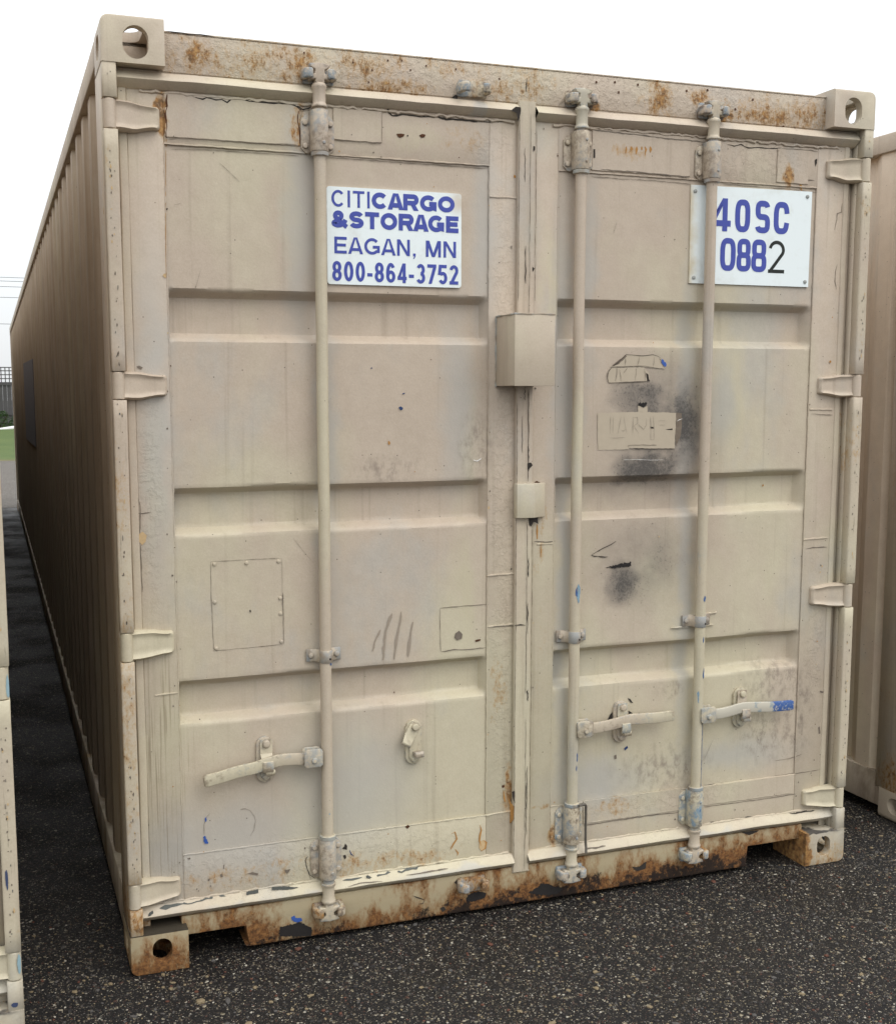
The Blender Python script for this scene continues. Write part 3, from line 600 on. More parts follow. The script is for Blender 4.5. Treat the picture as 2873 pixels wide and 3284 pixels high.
('rustdark','H',0,[(0.7839,2.555),(0.788,2.5567),(0.789,2.5517),(0.7849,2.5504)]),
('rustdark','H',0,[(0.8252,2.5587),(0.8293,2.5604),(0.8303,2.5554),(0.8262,2.554)]),
('rustdark','H',0,[(0.8511,2.535),(0.8553,2.5368),(0.8563,2.5317),(0.8521,2.5304)]),
('rustdark','H',0,[(0.8983,2.551),(0.9025,2.5528),(0.9035,2.5476),(0.8993,2.5463)]),
('rustdark','H',0,[(0.9885,2.5493),(0.9928,2.5511),(0.9939,2.546),(0.9896,2.5446)]),
('rustdark','H',0,[(1.1243,2.5344),(1.1287,2.5363),(1.1299,2.531),(1.1255,2.5297)]),
('rustdark','H',0,[(0.7272,2.4916),(0.7312,2.4933),(0.7322,2.4883),(0.7281,2.487)]),
('rustdark','H',0,[(0.682,2.5413),(0.686,2.543),(0.687,2.538),(0.683,2.5367)]),
('rustdark','H',0,[(1.5016,2.5568),(1.5069,2.5592),(1.5088,2.5528),(1.5029,2.5508)]),
('rustdark','H',0,[(1.4394,2.5516),(1.4446,2.554),(1.4465,2.5477),(1.4407,2.5457)]),
('rustdark','H',0,[(1.5153,2.5286),(1.5205,2.5311),(1.5225,2.5247),(1.5166,2.5227)]),
('rustdark','H',0,[(1.9292,2.5111),(1.9348,2.5137),(1.937,2.507),(1.9307,2.5049)]),
('rustdark','H',0,[(1.8259,2.5605),(1.8315,2.563),(1.8336,2.5564),(1.8274,2.5544)]),
('rustdark','H',0,[(1.7513,2.5518),(1.7568,2.5543),(1.7588,2.5478),(1.7527,2.5457)]),
('rustdark','H',0,[(2.1101,2.4714),(2.1159,2.474),(2.1182,2.4672),(2.1117,2.4651)]),
('rustdark','H',0,[(2.1536,2.4664),(2.1595,2.469),(2.1618,2.4622),(2.1552,2.4601)]),
('rustdark','H',0,[(1.6462,2.4588),(1.6517,2.4612),(1.6537,2.4547),(1.6476,2.4527)]),
('rustdark','H',0,[(1.5803,2.5557),(1.5857,2.5582),(1.5876,2.5518),(1.5817,2.5497)]),
('rustdark','H',0,[(1.9924,2.545),(1.9981,2.5476),(2.0003,2.5409),(1.9939,2.5388)]),
('dark','H',0.0031,[(0.1731,2.5721),(0.198,2.571),(0.2299,2.5718),(0.2621,2.5727),(0.299,2.5709)]),
('dark','H',0.0018,[(0.1914,2.4638),(0.1941,2.4604),(0.1946,2.4472)]),
('black','S',0,[(0.4353,0.0628),(0.4485,0.0633),(0.4696,0.0654),(0.4908,0.0647),(0.5119,0.0504),(0.5277,0.0342),(0.501,0.0304),(0.4691,0.0302),(0.4348,0.0331)]),
('black','S',0,[(0.4309,0.0419),(0.4443,0.0586),(0.4628,0.0621),(0.4947,0.0695),(0.5317,0.0445),(0.5314,0.0172),(0.4834,0.0251),(0.4413,0.0347)]),
('blue','S',0,[(0.4708,0.0873),(0.4804,0.0912),(0.4829,0.0826),(0.5014,0.0797),(0.504,0.0701),(0.488,0.0672),(0.4722,0.0762)]),
('black','S',0,[(1.273,0.059),(1.2852,0.0689),(1.3099,0.0681),(1.3379,0.0523),(1.366,0.0452),(1.3538,0.0294),(1.3166,0.0263),(1.2794,0.0348),(1.2426,0.0462)]),
('black','S',0,[(1.0357,0.0716),(1.0681,0.0782),(1.0978,0.068),(1.0919,0.0517),(1.0505,0.0466),(1.0269,0.0502)]),
('dark','S',0,[(1.0033,0.1303),(1.0121,0.1319),(1.0092,0.1125),(0.9975,0.1114),(0.9888,0.1183)]),
('dark','S',0.0028,[(0.8537,0.0963),(0.865,0.089),(0.8764,0.0845),(0.8907,0.0767),(0.8849,0.0663),(0.8707,0.0674)]),
('dark','S',0,[(0.9424,0.0405),(0.954,0.0455),(0.9616,0.0347),(0.9511,0.0278)]),
('dark','S',0,[(2.0396,0.1431),(2.0711,0.142),(2.11,0.14),(2.1031,0.1347),(2.0717,0.1277)]),
('dark','S',0,[(1.6164,0.0797),(1.6426,0.076),(1.6718,0.0899),(1.6691,0.0662),(1.6364,0.0619)]),
('smear','L',0.0089,[(0.7931,0.9787),(0.7792,0.9429),(0.7709,0.9119),(0.765,0.8385)]),
('smear','L',0.009,[(0.8232,0.982),(0.8158,0.9351),(0.8046,0.883),(0.8006,0.8383)]),
('smear','L',0.009,[(0.8589,0.9479),(0.8504,0.9008),(0.8447,0.8428)]),
('smear','L',0.0089,[(0.7574,0.9313),(0.7382,0.8933),(0.7326,0.8674)]),
('crack','A',0.0016,[(1.2249,0.13),(1.2255,0.1844),(1.2261,0.2389),(1.2249,0.2933),(1.2255,0.3478),(1.2261,0.4022),(1.2249,0.4567),(1.2255,0.5111),(1.2261,0.5656),(1.2249,0.62)]),
('crack','A',0.0018,[(1.2239,0.7),(1.2245,0.76),(1.2251,0.82),(1.2239,0.88),(1.2245,0.94),(1.2251,1.0),(1.2239,1.06),(1.2245,1.12),(1.2251,1.18),(1.2239,1.24)]),
('crack','A',0.003,[(1.2246,1.36),(1.2252,1.3911),(1.2258,1.4222),(1.2246,1.4533),(1.2252,1.4844),(1.2258,1.5156),(1.2246,1.5467),(1.2252,1.5778),(1.2258,1.6089),(1.2246,1.64)]),
('crack','A',0.0014,[(1.2232,1.86),(1.2238,1.9244),(1.2244,1.9889),(1.2232,2.0533),(1.2238,2.1178),(1.2244,2.1822),(1.2232,2.2467),(1.2238,2.3111),(1.2244,2.3756),(1.2232,2.44)]),
('crack','A',0.0018,[(1.1874,0.14),(1.188,0.3022),(1.1886,0.4644),(1.1874,0.6267),(1.188,0.7889),(1.1886,0.9511),(1.1874,1.1133),(1.188,1.2756),(1.1886,1.4378),(1.1874,1.6)]),
('crack','A',0.0014,[(1.1879,1.9),(1.1885,1.96),(1.1891,2.02),(1.1879,2.08),(1.1885,2.14),(1.1891,2.2),(1.1879,2.26),(1.1885,2.32),(1.1891,2.38),(1.1879,2.44)]),
('crack','A',0.0016,[(1.2419,0.2),(1.2425,0.3133),(1.2431,0.4267),(1.2419,0.54),(1.2425,0.6533),(1.2431,0.7667),(1.2419,0.88),(1.2425,0.9933),(1.2431,1.1067),(1.2419,1.22)]),
('crack','A',0.0018,[(1.2422,1.9),(1.2428,1.9556),(1.2434,2.0111),(1.2422,2.0667),(1.2428,2.1222),(1.2434,2.1778),(1.2422,2.2333),(1.2428,2.2889),(1.2434,2.3444),(1.2422,2.4)]),
]


# ------------------------------------------------------------------ the container
CW, CH, CL = 2.438, 2.591, 14.44
box = empty('shipping_container')
tag(box, 'beige painted steel container with white signs and three locking bars on its closed doors', 'shipping container', 'shipping containers parked side by side')

REC = ((1.912, 1.768), (1.372, 1.233), (.828, .696))
def recess(z):
    d = 0
    for zt, zb in REC:
        if zb < z < zt: d = min(sstep(zt, zt-.025, z), sstep(zb, zb+.026, z))
    return d
def panel_y(side, x, z):
    if side == 'L': e = sstep(.158, .166, x)*sstep(1.101, 1.079, x)
    else: e = sstep(1.324, 1.334, x)*sstep(2.257, 2.232, x)
    wob = .0045*N3(z*1.1+7, x*5)
    dent = .0022*N3(x*2.3, 3, z*2.1)+.0009*N3(x*7, 5, z*6)
    return .0535 + .036*recess(z+wob)*e + dent*e

GASKET_PROF = ((.058, .0), (.050, .001), (.041, .004), (.0225, .0195), (.0205, .0215), (.0215, .0240), (.029, .033), (.043, .0450), (.058, .046))  # (y, height)
def gask_y(h):   # front surface of the strip at height h (0..0.046)
    p = GASKET_PROF
    for (y0, h0), (y1, h1) in zip(p, p[1:]):
        if h0 <= h <= h1: return y0+(y1-y0)*(h-h0)/max(1e-6, h1-h0)
    return .05
TOPZ, BOTZ = 2.421, .139
def surf_y(surf, x, z):
    if surf in 'LR':
        if z > TOPZ+.001 or BOTZ < z < BOTZ+.044:
            return gask_y((z-TOPZ) if z > 1 else (z-BOTZ))-.0012
        if surf == 'R' and 1.183 < x < 1.247: return .0341
        if surf == 'L' and 1.184 < x: return .0341
        if (surf == 'L' and .161 < x < 1.1 or surf == 'R' and 1.323 < x < 2.256) and .318 < z < 2.29: return panel_y(surf, x, z)-.0014
        if surf == 'L' and .163 < x < .77 and 2.30 < z < 2.418: return .0458
        if surf == 'R' and 1.43 < x < 1.78 and 2.29 < z < 2.418: return .0458
        return .0492-.0006
    if surf == 'G': return gask_y((z-TOPZ) if z > 1 else (z-BOTZ))-.0012
    return {'A': .0340, 'H': .0438, 'S': .0405}[surf]
rs = random.Random(21)
for _ in range(9):
    sd = rs.choice('LR'); xa, xb = (.17, 1.09) if sd == 'L' else (1.33, 2.24)
    x, z = rs.uniform(xa, xb), rs.uniform(.34, 2.26); a = rs.gauss(1.45, .5) if rs.random() < .6 else rs.uniform(0, 3.14); L = rs.uniform(.01, .09)*(1 if rs.random() < .8 else 2); cu = rs.uniform(-.12, .12)
    P = [(x, z)]
    for k in range(4): a += cu*.3; P.append((min(xb, max(xa, P[-1][0]+L/4*math.cos(a))), min(2.28, max(.33, P[-1][1]+L/4*math.sin(a)))))
    MARKS.append((rs.choice(('faint', 'faint', 'smear')), sd, rs.uniform(.0008, .0016), P))
for _ in range(150):
    sd = rs.choice('LR'); e = rs.random()
    if e < .5: x = rs.choice((.161, 1.101, 1.175, .150) if sd == 'L' else (1.324, 1.252, 2.258, 2.33))+rs.gauss(0, .006); z = rs.uniform(.22, 2.38)
    elif e < .8: x = rs.uniform(.17, 1.17) if sd == 'L' else rs.uniform(1.26, 2.33); z = rs.choice((.318, 2.289, .22, .30, 2.40))+rs.gauss(0, .010)
    else: x = rs.uniform(.17, 1.09) if sd == 'L' else rs.uniform(1.33, 2.24); z = rs.uniform(.34, 2.26)
    s = rs.uniform(.0008, .0026)*(1 if rs.random() < .85 else 2)
    MARKS.append((rs.choice(('seam', 'seam', 'dark', 'rustdark', 'rust', 'faint', 'rustpale')), sd, 0, [(x+s*rs.uniform(.5, 1.2)*math.cos(k*1.05), z+s*rs.uniform(.6, 1.6)*math.sin(k*1.05)) for k in range(6)]))
MK = list(MARKM)
def add_marks(mb, surfs, base):
    rnd = random.Random(3)
    for q, (mat, sf, w, pts) in enumerate(MARKS):
        if sf not in surfs: continue
        mi = base+MK.index(mat); eps = (0 if mat in ('cream', 'brownish', 'smear') else .0020 if sf == 'R' and 1.44 < pts[0][1] < 1.76 else .0006)+.0001*(q % 6)
        if w:
            # resample and jitter the crack, varying its width
            P = []
            for (x0, z0), (x1, z1) in zip(pts, pts[1:]):
                n = max(1, int(math.hypot(x1-x0, z1-z0)/.012))
                for k in range(n): P.append((x0+(x1-x0)*k/n, z0+(z1-z0)*k/n))
            P.append(pts[-1])
            J = min(.0012, w*.35); Q = []
            for k, (x, z) in enumerate(P):
                a = P[max(k-1, 0)]; b = P[min(k+1, len(P)-1)]
                dx, dz = b[0]-a[0], b[1]-a[1]; L = math.hypot(dx, dz) or 1
                nx, nz = -dz/L, dx/L; jx = rnd.uniform(-J, J)
                ww = w*.5*rnd.uniform(.45, 1.15)*(.35 if k in (0, len(P)-1) else 1)
                Q.append(((x+nx*(jx+ww), z+nz*(jx+ww)), (x+nx*(jx-ww), z+nz*(jx-ww))))
            for (a, b), (c, d) in zip(Q, Q[1:]):
                mb.face([(p[0], surf_y(sf, *p)-eps, p[1]) for p in (a, c, d, b)], mi)
        else:
            P = []
            for k, p in enumerate(pts):
                n_ = pts[(k+1) % len(pts)]; L = math.hypot(n_[0]-p[0], n_[1]-p[1]); n = max(1, int(L/(.0035 if mat in ('black', 'blue', 'greydark') else .008)))
                for j in range(n):
                    t = j/n; J = (.0024 if mat in ('black', 'blue') and L > .012 else .0009) if 0 < j else 0
                    P.append((p[0]+(n_[0]-p[0])*t+rnd.uniform(-J, J), p[1]+(n_[1]-p[1])*t+rnd.uniform(-J, J)))
            y = min(surf_y(sf, *p) for p in P)-eps
            mb.face([(x, y, z) for x, z in P], mi)
MATS = lambda *a: list(a)+[MARKM[k] for k in MK]

def seam(mb, pts, r=.0022, mi=0):
    P = []
    for (x0, y0, z0), (x1, y1, z1) in zip(pts, pts[1:]):
        n = max(2, int(math.dist((x0, y0, z0), (x1, y1, z1))/.012))
        for k in range(n):
            t = k/n; P.append((x0+(x1-x0)*t+random.uniform(-.0007, .0007), y0+(y1-y0)*t, z0+(z1-z0)*t+random.uniform(-.0007, .0007)))
    P.append(pts[-1]); mb.tube(P, [r*random.uniform(.55, 1.25) for _ in P], 6, mi)

# --- the two doors
def make_door(side):
    mb = MB()
    if side == 'L': x0, xa, xb, x1 = .066, .160, 1.100, 1.188
    else: x0, xa, xb, x1 = 1.238, 1.323, 2.257, 2.362
    zt, zb, pt, pb = 2.428, .150, 2.288, .318
    mb.box(x0, xa, .0492, .095, zb, zt); mb.box(xb, x1, .0492, .095, zb, zt)
    mb.box(xa, xb, .0494, .094, pt, zt); mb.box(xa, xb, .0494, .094, zb, pb)
    fr = mb.build('frame', MATS(M['door'+side]), None, .0022)
    mb2 = MB()
    nx, nz = 110, 330
    mb2.grid(nx, nz, lambda a, b: (lambda x, z: (x, panel_y(side, x, z), z))(xa-.0005+(xb-xa+.001)*a, pb-.0005+(pt-pb+.001)*b))
    seam(mb2, [(xa, .0500, pb), (xa, .0500, pt)]); seam(mb2, [(xb, .0500, pb), (xb, .0500, pt)])
    seam(mb2, [(xa, .0500, pt), (xb, .0500, pt)], .0026); seam(mb2, [(xa, .0500, pb), (xb, .0500, pb)], .0026)
    # lumpy sealant squeezed out along the gaskets
    for zz, jit in ((2.4175, .0030), (.1855, .0020)):
        xx = xa-.06 if side == 'L' else xa-.02
        P = []
        while xx < (x1-.004 if side == 'L' else x1-.02):
            P.append((xx, .0478, zz+random.uniform(-jit, jit)+.002*N3(xx*7, zz))); xx += random.uniform(.007, .018)
        mb2.tube(P, [random.uniform(.0025, .0058) for _ in P], 6)
    # raised repair plates and bead lines
    if side == 'L':
        plates = [(.165, .530, 2.307, 2.416), (.628, .768, 2.331, 2.414)]
        beads = [((xb, 2.20), (x1, 2.20)), ((xb, 1.075), (x1, 1.077)), ((.095, .792), (.157, .794)), ((xb+.002, .862+.055), (x1-.002, .862+.058)), ((xb, .317), (x1, .322))]
    else:
        plates = [(1.435, 1.775, 2.297, 2.414), (2.10, 2.218, 2.298, 2.40), (1.44, 1.80, .249, .322), (1.885, 2.25, .254, .318)]
        beads = [((xb+.004, 1.572), (x1-.012, 1.57)), ((xb, 1.135), (x1-.008, 1.138)), ((1.79, .905), (1.92, .908)), ((1.265, 1.165), (1.318, 1.163)), ((1.75, .868), (1.91, .868))]
    for a, b, c, d in plates:
        mb2.box(a, b, .0458, .052, c, d)
        seam(mb2, [(a, .0478, c), (b, .0478, c)], .0024); seam(mb2, [(a, .0478, c), (a, .0478, d)], .002); seam(mb2, [(b, .0478, c), (b, .0478, d)], .002)
    for (a, c), (b, d) in beads: seam(mb2, [(a, .0488, c), (b, .0488, d)], .003)
    add_marks(mb2, (side,), 1)
    door = mb2.build('door', MATS(M['door'+side]), box, 0)
    fr.name = 'door_frame'; fr.parent = door
    return door
doorL, doorR = make_door('L'), make_door('R')

# --- rubber gaskets painted over (top, bottom, side), wavy with age
def gasket_h(parent, xs, xe, z0, ph, marks=()):
    mb = MB(); n = int((xe-xs)/.02)
    def f(a, b):
        x = xs+(xe-xs)*a; k = b*(len(GASKET_PROF)-1); i = min(int(k+1e-6), len(GASKET_PROF)-1)
        y, h = GASKET_PROF[i]
        w = .0028*N3(x*5+ph, 1) + .0010*N3(x*19+ph, 4)
        return (x, y+(.0015*N3(x*9, ph, h*60) if 1 < i < 7 else 0), z0+h+w)
    mb.grid(n, len(GASKET_PROF)-1, f)
    if marks:
        add_marks(mb, marks, 1)
    return mb
def gasket_v(mb, xc, z0, z1, w=.026, ph=0):
    prof = [(-.5, .056), (-.46, .0495), (-.36, .0470), (0, .0462), (.38, .0470), (.46, .0495), (.5, .056)]
    n = 90
    def f(a, b):
        z = z0+(z1-z0)*a; u, y = prof[min(int(b*6+1e-6), 6)]
        return (xc+u*w+.002*N3(z*4+ph), y+.001*N3(z*13, ph), z)
    mb.grid(n, 6, f)
gL = gasket_h(doorL, .040, 1.186, TOPZ, 1.0); b_ = gasket_h(doorL, .036, 1.186, BOTZ, 5.0)
for mbx in (b_,):
    o = len(gL.v); gL.v += mbx.v; gL.f += [tuple(i+o for i in f) for f in mbx.f]; gL.mi += mbx.mi
gasket_v(gL, .0545, BOTZ+.03, TOPZ+.02, .0245, 3)
n0 = [q for q in MARKS if q[1] == 'G' and q[3][0][0] < 1.25]
MARKS_ALL = MARKS
MARKS = n0; add_marks(gL, ('G',), 1); MARKS = MARKS_ALL
gL.build('gasket', MATS(M['gasket']), doorL)
gR = gasket_h(doorR, 1.242, 2.398, TOPZ, 2.0); b_ = gasket_h(doorR, 1.236, 2.40, BOTZ, 8.0)
o = len(gR.v); gR.v += b_.v; gR.f += [tuple(i+o for i in f) for f in b_.f]; gR.mi += b_.mi
gasket_v(gR, 2.3720, BOTZ+.03, TOPZ+.02, .0230, 9)
MARKS = [q for q in MARKS_ALL if q[1] == 'G' and q[3][0][0] >= 1.25]; add_marks(gR, ('G',), 1); MARKS = MARKS_ALL
gR.build('gasket', MATS(M['gasket']), doorR)

# --- overlapping centre strip carried by the second door
mb = MB()
prof = [(1.186, .060), (1.186, .0385), (1.189, .0352), (1.214, .0345), (1.217, .0362), (1.222, .0345), (1.239, .0352), (1.243, .0400), (1.244, .060)]
n = 120
mb.grid(n, len(prof)-1, lambda a, b: (lambda z, p: (p[0]+.0012*N3(z*3, 2), p[1]+.0012*N3(z*6, p[0]*9), z))(.124+(2.474-.124)*a, prof[min(int(b*(len(prof)-1)+1e-6), len(prof)-1)]))
mb.box(1.187, 1.243, .0365, .060, .122, .126); mb.box(1.187, 1.243, .0365, .060, 2.472, 2.4755)
add_marks(mb, ('A',), 1)
mb.build('overlap_strip', MATS(M['doorR']), doorR)

# --- header and sill beams
mb = MB(); mb.box(.150, 2.288, .0445, .11, 2.470, 2.569)
mb.box(.035, 2.403, .0475, .11, 2.462, 2.4725)
mb.box(.150, 2.288, .043, .178, 2.569, 2.5745)
add_marks(mb, ('H',), 1)
header = mb.build('header_beam', MATS(M['header']), box, .002)
mb = MB()
mb.prism([(.150, .082), (.335, .082), (.345, .020), (2.062, .020), (2.068, .088), (2.288, .088), (2.288, .138), (.150, .138)], 'y', .0415, .10)
mb.box(.335, 2.068, .0435, .16, .0165, .0199)
add_marks(mb, ('S',), 1)
sill = mb.build('sill_beam', MATS(M['sill']), box, .002)
mb = MB(); mb.box(.17, .335, .10, .7, .084, .088); mb.box(2.068, 2.27, .10, .7, .089, .093)
mb.box(.34, 2.06, .16, CL-.1, .095, .15); mb.box(.05, 2.39, .18, CL-.1, .15, .165)
mb.build('underframe', M['inner'], box)

# --- corner castings with their three openings
def oval(cx, cz, w, h, n=9):
    r = min(w, h)/2; pts = []
    for qx, qz, a0 in ((1, 1, 0), (-1, 1, 90), (-1, -1, 180), (1, -1, 270)):
        for k in range(n):
            a = R(a0+90*k/(n-1)); pts.append((cx+qx*(w/2-r)+r*math.cos(a), cz+qz*(h/2-r)+r*math.sin(a)))
    return pts
def casting(ix, iy, iz):
    """one 162 x 178 x 118 mm box casting at corner ix, iy, iz (0 or 1), hollow, with openings on its three outer faces"""
    body = MB(); body.box(0, .162, 0, .178, 0, .118)     # outer corner at x=0, y=0, z=.118
    me = bpy.data.meshes.new('t'); me.from_pydata(body.v, [], body.f)
    bm = bmesh.new(); bm.from_mesh(me); bmesh.ops.recalc_face_normals(bm, faces=bm.faces)
    def edges(test): return [e for e in bm.edges if all(test(v.co) for v in e.verts)]
    bmesh.ops.bevel(bm, geom=edges(lambda c: c.x < 1e-4 and c.z > .117), offset=.022, segments=4, profile=.5, affect='EDGES')
    ed = [e for e in bm.edges if all(v.co.y < 1e-4 for v in e.verts) and all(v.co.x < .0225 or v.co.z > .09 for v in e.verts)]
    bmesh.ops.bevel(bm, geom=ed, offset=.006, segments=2, profile=.5, affect='EDGES')
    bm.to_mesh(me); bm.free()
    a = bpy.data.objects.new('t', me); COL.objects.link(a)
    cut = []
    def cutter(b):
        c = bpy.data.meshes.new('c'); c.from_pydata(b.v, [], b.f)
        q = bmesh.new(); q.from_mesh(c); bmesh.ops.remove_doubles(q, verts=q.verts, dist=1e-6); bmesh.ops.recalc_face_normals(q, faces=q.faces); q.to_mesh(c); q.free()
        co = bpy.data.objects.new('c', c); COL.objects.link(co); cut.append(co)
        md = a.modifiers.new('b', 'BOOLEAN'); md.operation = 'DIFFERENCE'; md.solver = 'EXACT'; md.object = co
    b = MB(); b.box(.028, .134, .028, .150, .024, .092); cutter(b)
    b = MB(); b.prism(oval(.0885, .0530 if iz else .0510, (.066 if iz else .055), .083 if iz else .070), 'y', -.01, .05); cutter(b)
    b = MB(); b.prism([(p[0], p[1]) for p in oval(.089, .053, .082, .062)], 'x', -.01, .05); cutter(b)
    b = MB(); b.prism(oval(.081, .089, .064, .122), 'z', .07, .13); cutter(b)
    dg = bpy.context.evaluated_depsgraph_get()
    m2 = bpy.data.meshes.new_from_object(a.evaluated_get(dg))
    for o in cut+[a]: bpy.data.objects.remove(o, do_unlink=True)
    bm = bmesh.new(); bm.from_mesh(m2)
    for v in bm.verts:
        x, y, z = v.co
        v.co = (CW-x if ix else x, CL-y if iy else y, (CH-.118+z) if iz else .118-z)
    bmesh.ops.recalc_face_normals(bm, faces=bm.faces)
    for f in bm.faces: f.smooth = True
    for e in bm.edges:
        if len(e.link_faces) == 2 and e.calc_face_angle(0) > R(28): e.smooth = False
    bm.to_mesh(m2); bm.free(); m2.name = 'corner_casting'
    m2.materials.clear(); m2.materials.append(M['casting'] if iz else M['casting_low'] if ix else M['footing'])
    o = bpy.data.objects.new('corner_casting', m2); COL.objects.link(o); o.parent = box
    return o
for ix in (0, 1):
    for iy in (0, 1):
        for iz in (0, 1): casting(ix, iy, iz)

# --- corner posts: a channel plus the J-bar with gaps where the hinges turn
GAPS = ((2.386, 2.307), (1.687, 1.611), (.983, .900), (.268, .192))
def corner_post(ix):
    mb = MB(); fx = (lambda x: CW-x) if ix else (lambda x: x)
    def bx(a, b, *r): mb.box(min(fx(a), fx(b)), max(fx(a), fx(b)), *r)
    bx(.0015, .012, .034, .20, .117, 2.474); bx(.012, .0385, .034, .060, .117, 2.474)
    bx(.0305, .0386, .060, .10, .117, 2.474)
    bx(.0386, .0640, .0590, .0640, .117, 2.474)
    z = 2.474; rnd = random.Random(ix+5)
    ends = list(GAPS)+[(.117, 0)]
    for zt, zb in ends:
        j = rnd.uniform(-.0012, .0012); w = .0372+rnd.uniform(-.0006, .0012); r = .0055
        poly = [(.0008+j, .034), (.0008+j, r*.9)] + [(.0008+j+r*(1-math.cos(R(t))), r*.9-r*.9*math.sin(R(t))) for t in (30, 60, 90)] + \
               [(w-r+r*math.sin(R(t)), r*.9-r*.9*math.cos(R(t))) for t in (0, 30, 60, 90)] + [(w, .034)]
        poly = [(fx(p[0]), p[1]+.002) for p in poly]
        # slightly bent along its length
        n = max(2, int((z-zt)/.05)); i0 = len(mb.v); k_ = len(poly)
        for a in range(n+1):
            zz = z+(zt-z)*a/n; bend = .0012*N3(zz*2.2, ix*9)+.0006*N3(zz*9, ix*5)
            mb.v += [(px_+bend, py_+.0005*N3(zz*8, px_*99), zz) for px_, py_ in poly]
        for a in range(n):
            for q in range(k_):
                mb.f.append((i0+a*k_+q, i0+a*k_+(q+1) % k_, i0+(a+1)*k_+(q+1) % k_, i0+(a+1)*k_+q)); mb.mi.append(0)
        mb.f.append(tuple(i0+q for q in range(k_))); mb.mi.append(0)
        mb.f.append(tuple(i0+n*k_+q for q in range(k_))); mb.mi.append(0)
        z = zb
    for _ in range(95):
        zc = rnd.uniform(.15, 2.45)
        if any(b_ -.01 < zc < t_+.01 for t_, b_ in GAPS): continue
        xc = rnd.uniform(.013, .026); s = rnd.uniform(.0010, .0028); st = rnd.uniform(1, 3.5)
        P = [(fx(xc+s*rnd.uniform(.5, 1.1)*math.cos(a)), zc+s*st*rnd.uniform(.5, 1.1)*math.sin(a)) for a in [k*.785 for k in range(8)]]
        mb.face([(x, .0008, z) for x, z in P], 1+MK.index(rnd.choice(('seam', 'seam', 'seam', 'rustpale', 'rustpale', 'faint', 'faint', 'greydark'))))
    return mb.build('corner_post', MATS(M['post']), box, .0012, 1, angle=50)
for ix in (0, 1): corner_post(ix)
mb = MB()
for ix in (0, 1):
    mb = MB(); a, b = (.002, .16) if ix == 0 else (CW-.16, CW-.002)
    mb.box(a, b, CL-.20, CL-.004, .117, 2.474); mb.build('corner_post', M['rail'], box, .004)

# --- hinges
def hinge(parent, ix, zt, zb):
    mb = MB(); fx = (lambda x: CW-x) if ix else (lambda x: x)
    hgt = zt-zb; zc = (zt+zb)/2; rnd = random.Random(int(zt*1000)+ix)
    mb.lathe((fx(.0185), .0185), [(zb+.002, .0145), (zb+.004, .0165), (zt-.004, .0165), (zt-.002, .0145)], 20)
    nu, nv = 22, 12; x0, x1 = .030, .1495
    def yb(u):   # blade sweeps from the pin back on to the door face
        return .0175+(.034-.0175)*sstep(.05, .55, u)
    def zlim(u):
        t = hgt*.5*(1-.02)
        top = zc+t-(.008*sstep(.30, .85, u)); bot = zc-t+(.010*sstep(.35, .90, u))
        rnd_ = .0045*max(0, (u-.93)/.07)**2
        return top-rnd_+.0015*N3(u*4, zt), bot+rnd_+.0015*N3(u*4, zb, 3)
    def front(u, v):
        t, b = zlim(u); z = b+(t-b)*v
        rim = max(sstep(.20, .10, v)*sstep(.0, .03, v), sstep(.80, .90, v)*sstep(1.0, .97, v))*.0065*sstep(1.0, .85, u)
        edge = .006*(sstep(.05, 0, v)+sstep(.95, 1, v)+sstep(.95, 1, u))
        return (fx(x0+(x1-x0)*u), yb(u)-rim+edge+.0006*N3(u*6, v*5, zt), z)
    i0 = len(mb.v)
    mb.grid(nu, nv, front)
    W_ = nv+1
    ring = [a*W_ for a in range(nu+1)] + [nu*W_+b for b in range(1, nv+1)] + [a*W_+nv for a in range(nu-1, -1, -1)] + [b for b in range(nv-1, 0, -1)]
    j0 = len(mb.v)
    for r in ring:
        x, y, z = mb.v[i0+r]; mb.v.append((x, .0505, z))
    k = len(ring)
    for q in range(k):
        mb.f.append((i0+ring[q], i0+ring[(q+1) % k], j0+(q+1) % k, j0+q)); mb.mi.append(0)
    return mb.build('hinge', M['hinge'], parent, angle=42)
for zt, zb in GAPS: hinge(doorL, 0, zt, zb); hinge(doorR, 1, zt, zb)

# --- side walls, rails, roof, back end
def corr(y):
    p = .275; t = (y+.02) % p
    if t < .075: return 0
    if t < .140: return (t-.075)/.065
    if t < .210: return 1
    return 1-(t-.210)/.065
for ix in (0, 1):
    fx = (lambda x: CW-x) if ix else (lambda x: x)
    mb = MB(); ys = [.195]; y = .195
    br = sorted({k*.275-.02+o for k in range(0, 54) for o in (0, .075, .140, .210)})
    ys = [.195]+[b for b in br if .2 < b < CL-.2]+[CL-.195]
    cols = []
    for y in ys:
        x = .014+.034*corr(y+1e-5); cols.append([(fx(x+.0012*N3(y*3, z*2)), y, z) for z in (.155, .7, 1.3, 1.9, 2.52)])
    for a, b in zip(cols, cols[1:]):
        for k in range(4): mb.face([a[k], b[k], b[k+1], a[k+1]])
    wl = mb.build('side_wall', M['side'], box, smooth=False)
    mb = MB(); a, b = sorted((fx(.002), fx(.062))); mb.box(a, b, .178, CL-.178, 2.510, 2.578); mb.build('top_rail', M['rail'], box, .004)
    mb = MB(); a, b = sorted((fx(.006), fx(.060))); mb.box(a, b, .178, CL-.178, .040, .170); mb.build('bottom_rail', M['low_rail'], box, .003)
mb = MB()
for k in range(int((CL-.2)/.22)):
    y = .15+k*.22; mb.box(.06, CW-.06, y, y+.11, 2.556, 2.566); mb.box(.06, CW-.06, y+.11, y+.22, 2.556, 2.574)
mb.build('roof', M['roof'], box)
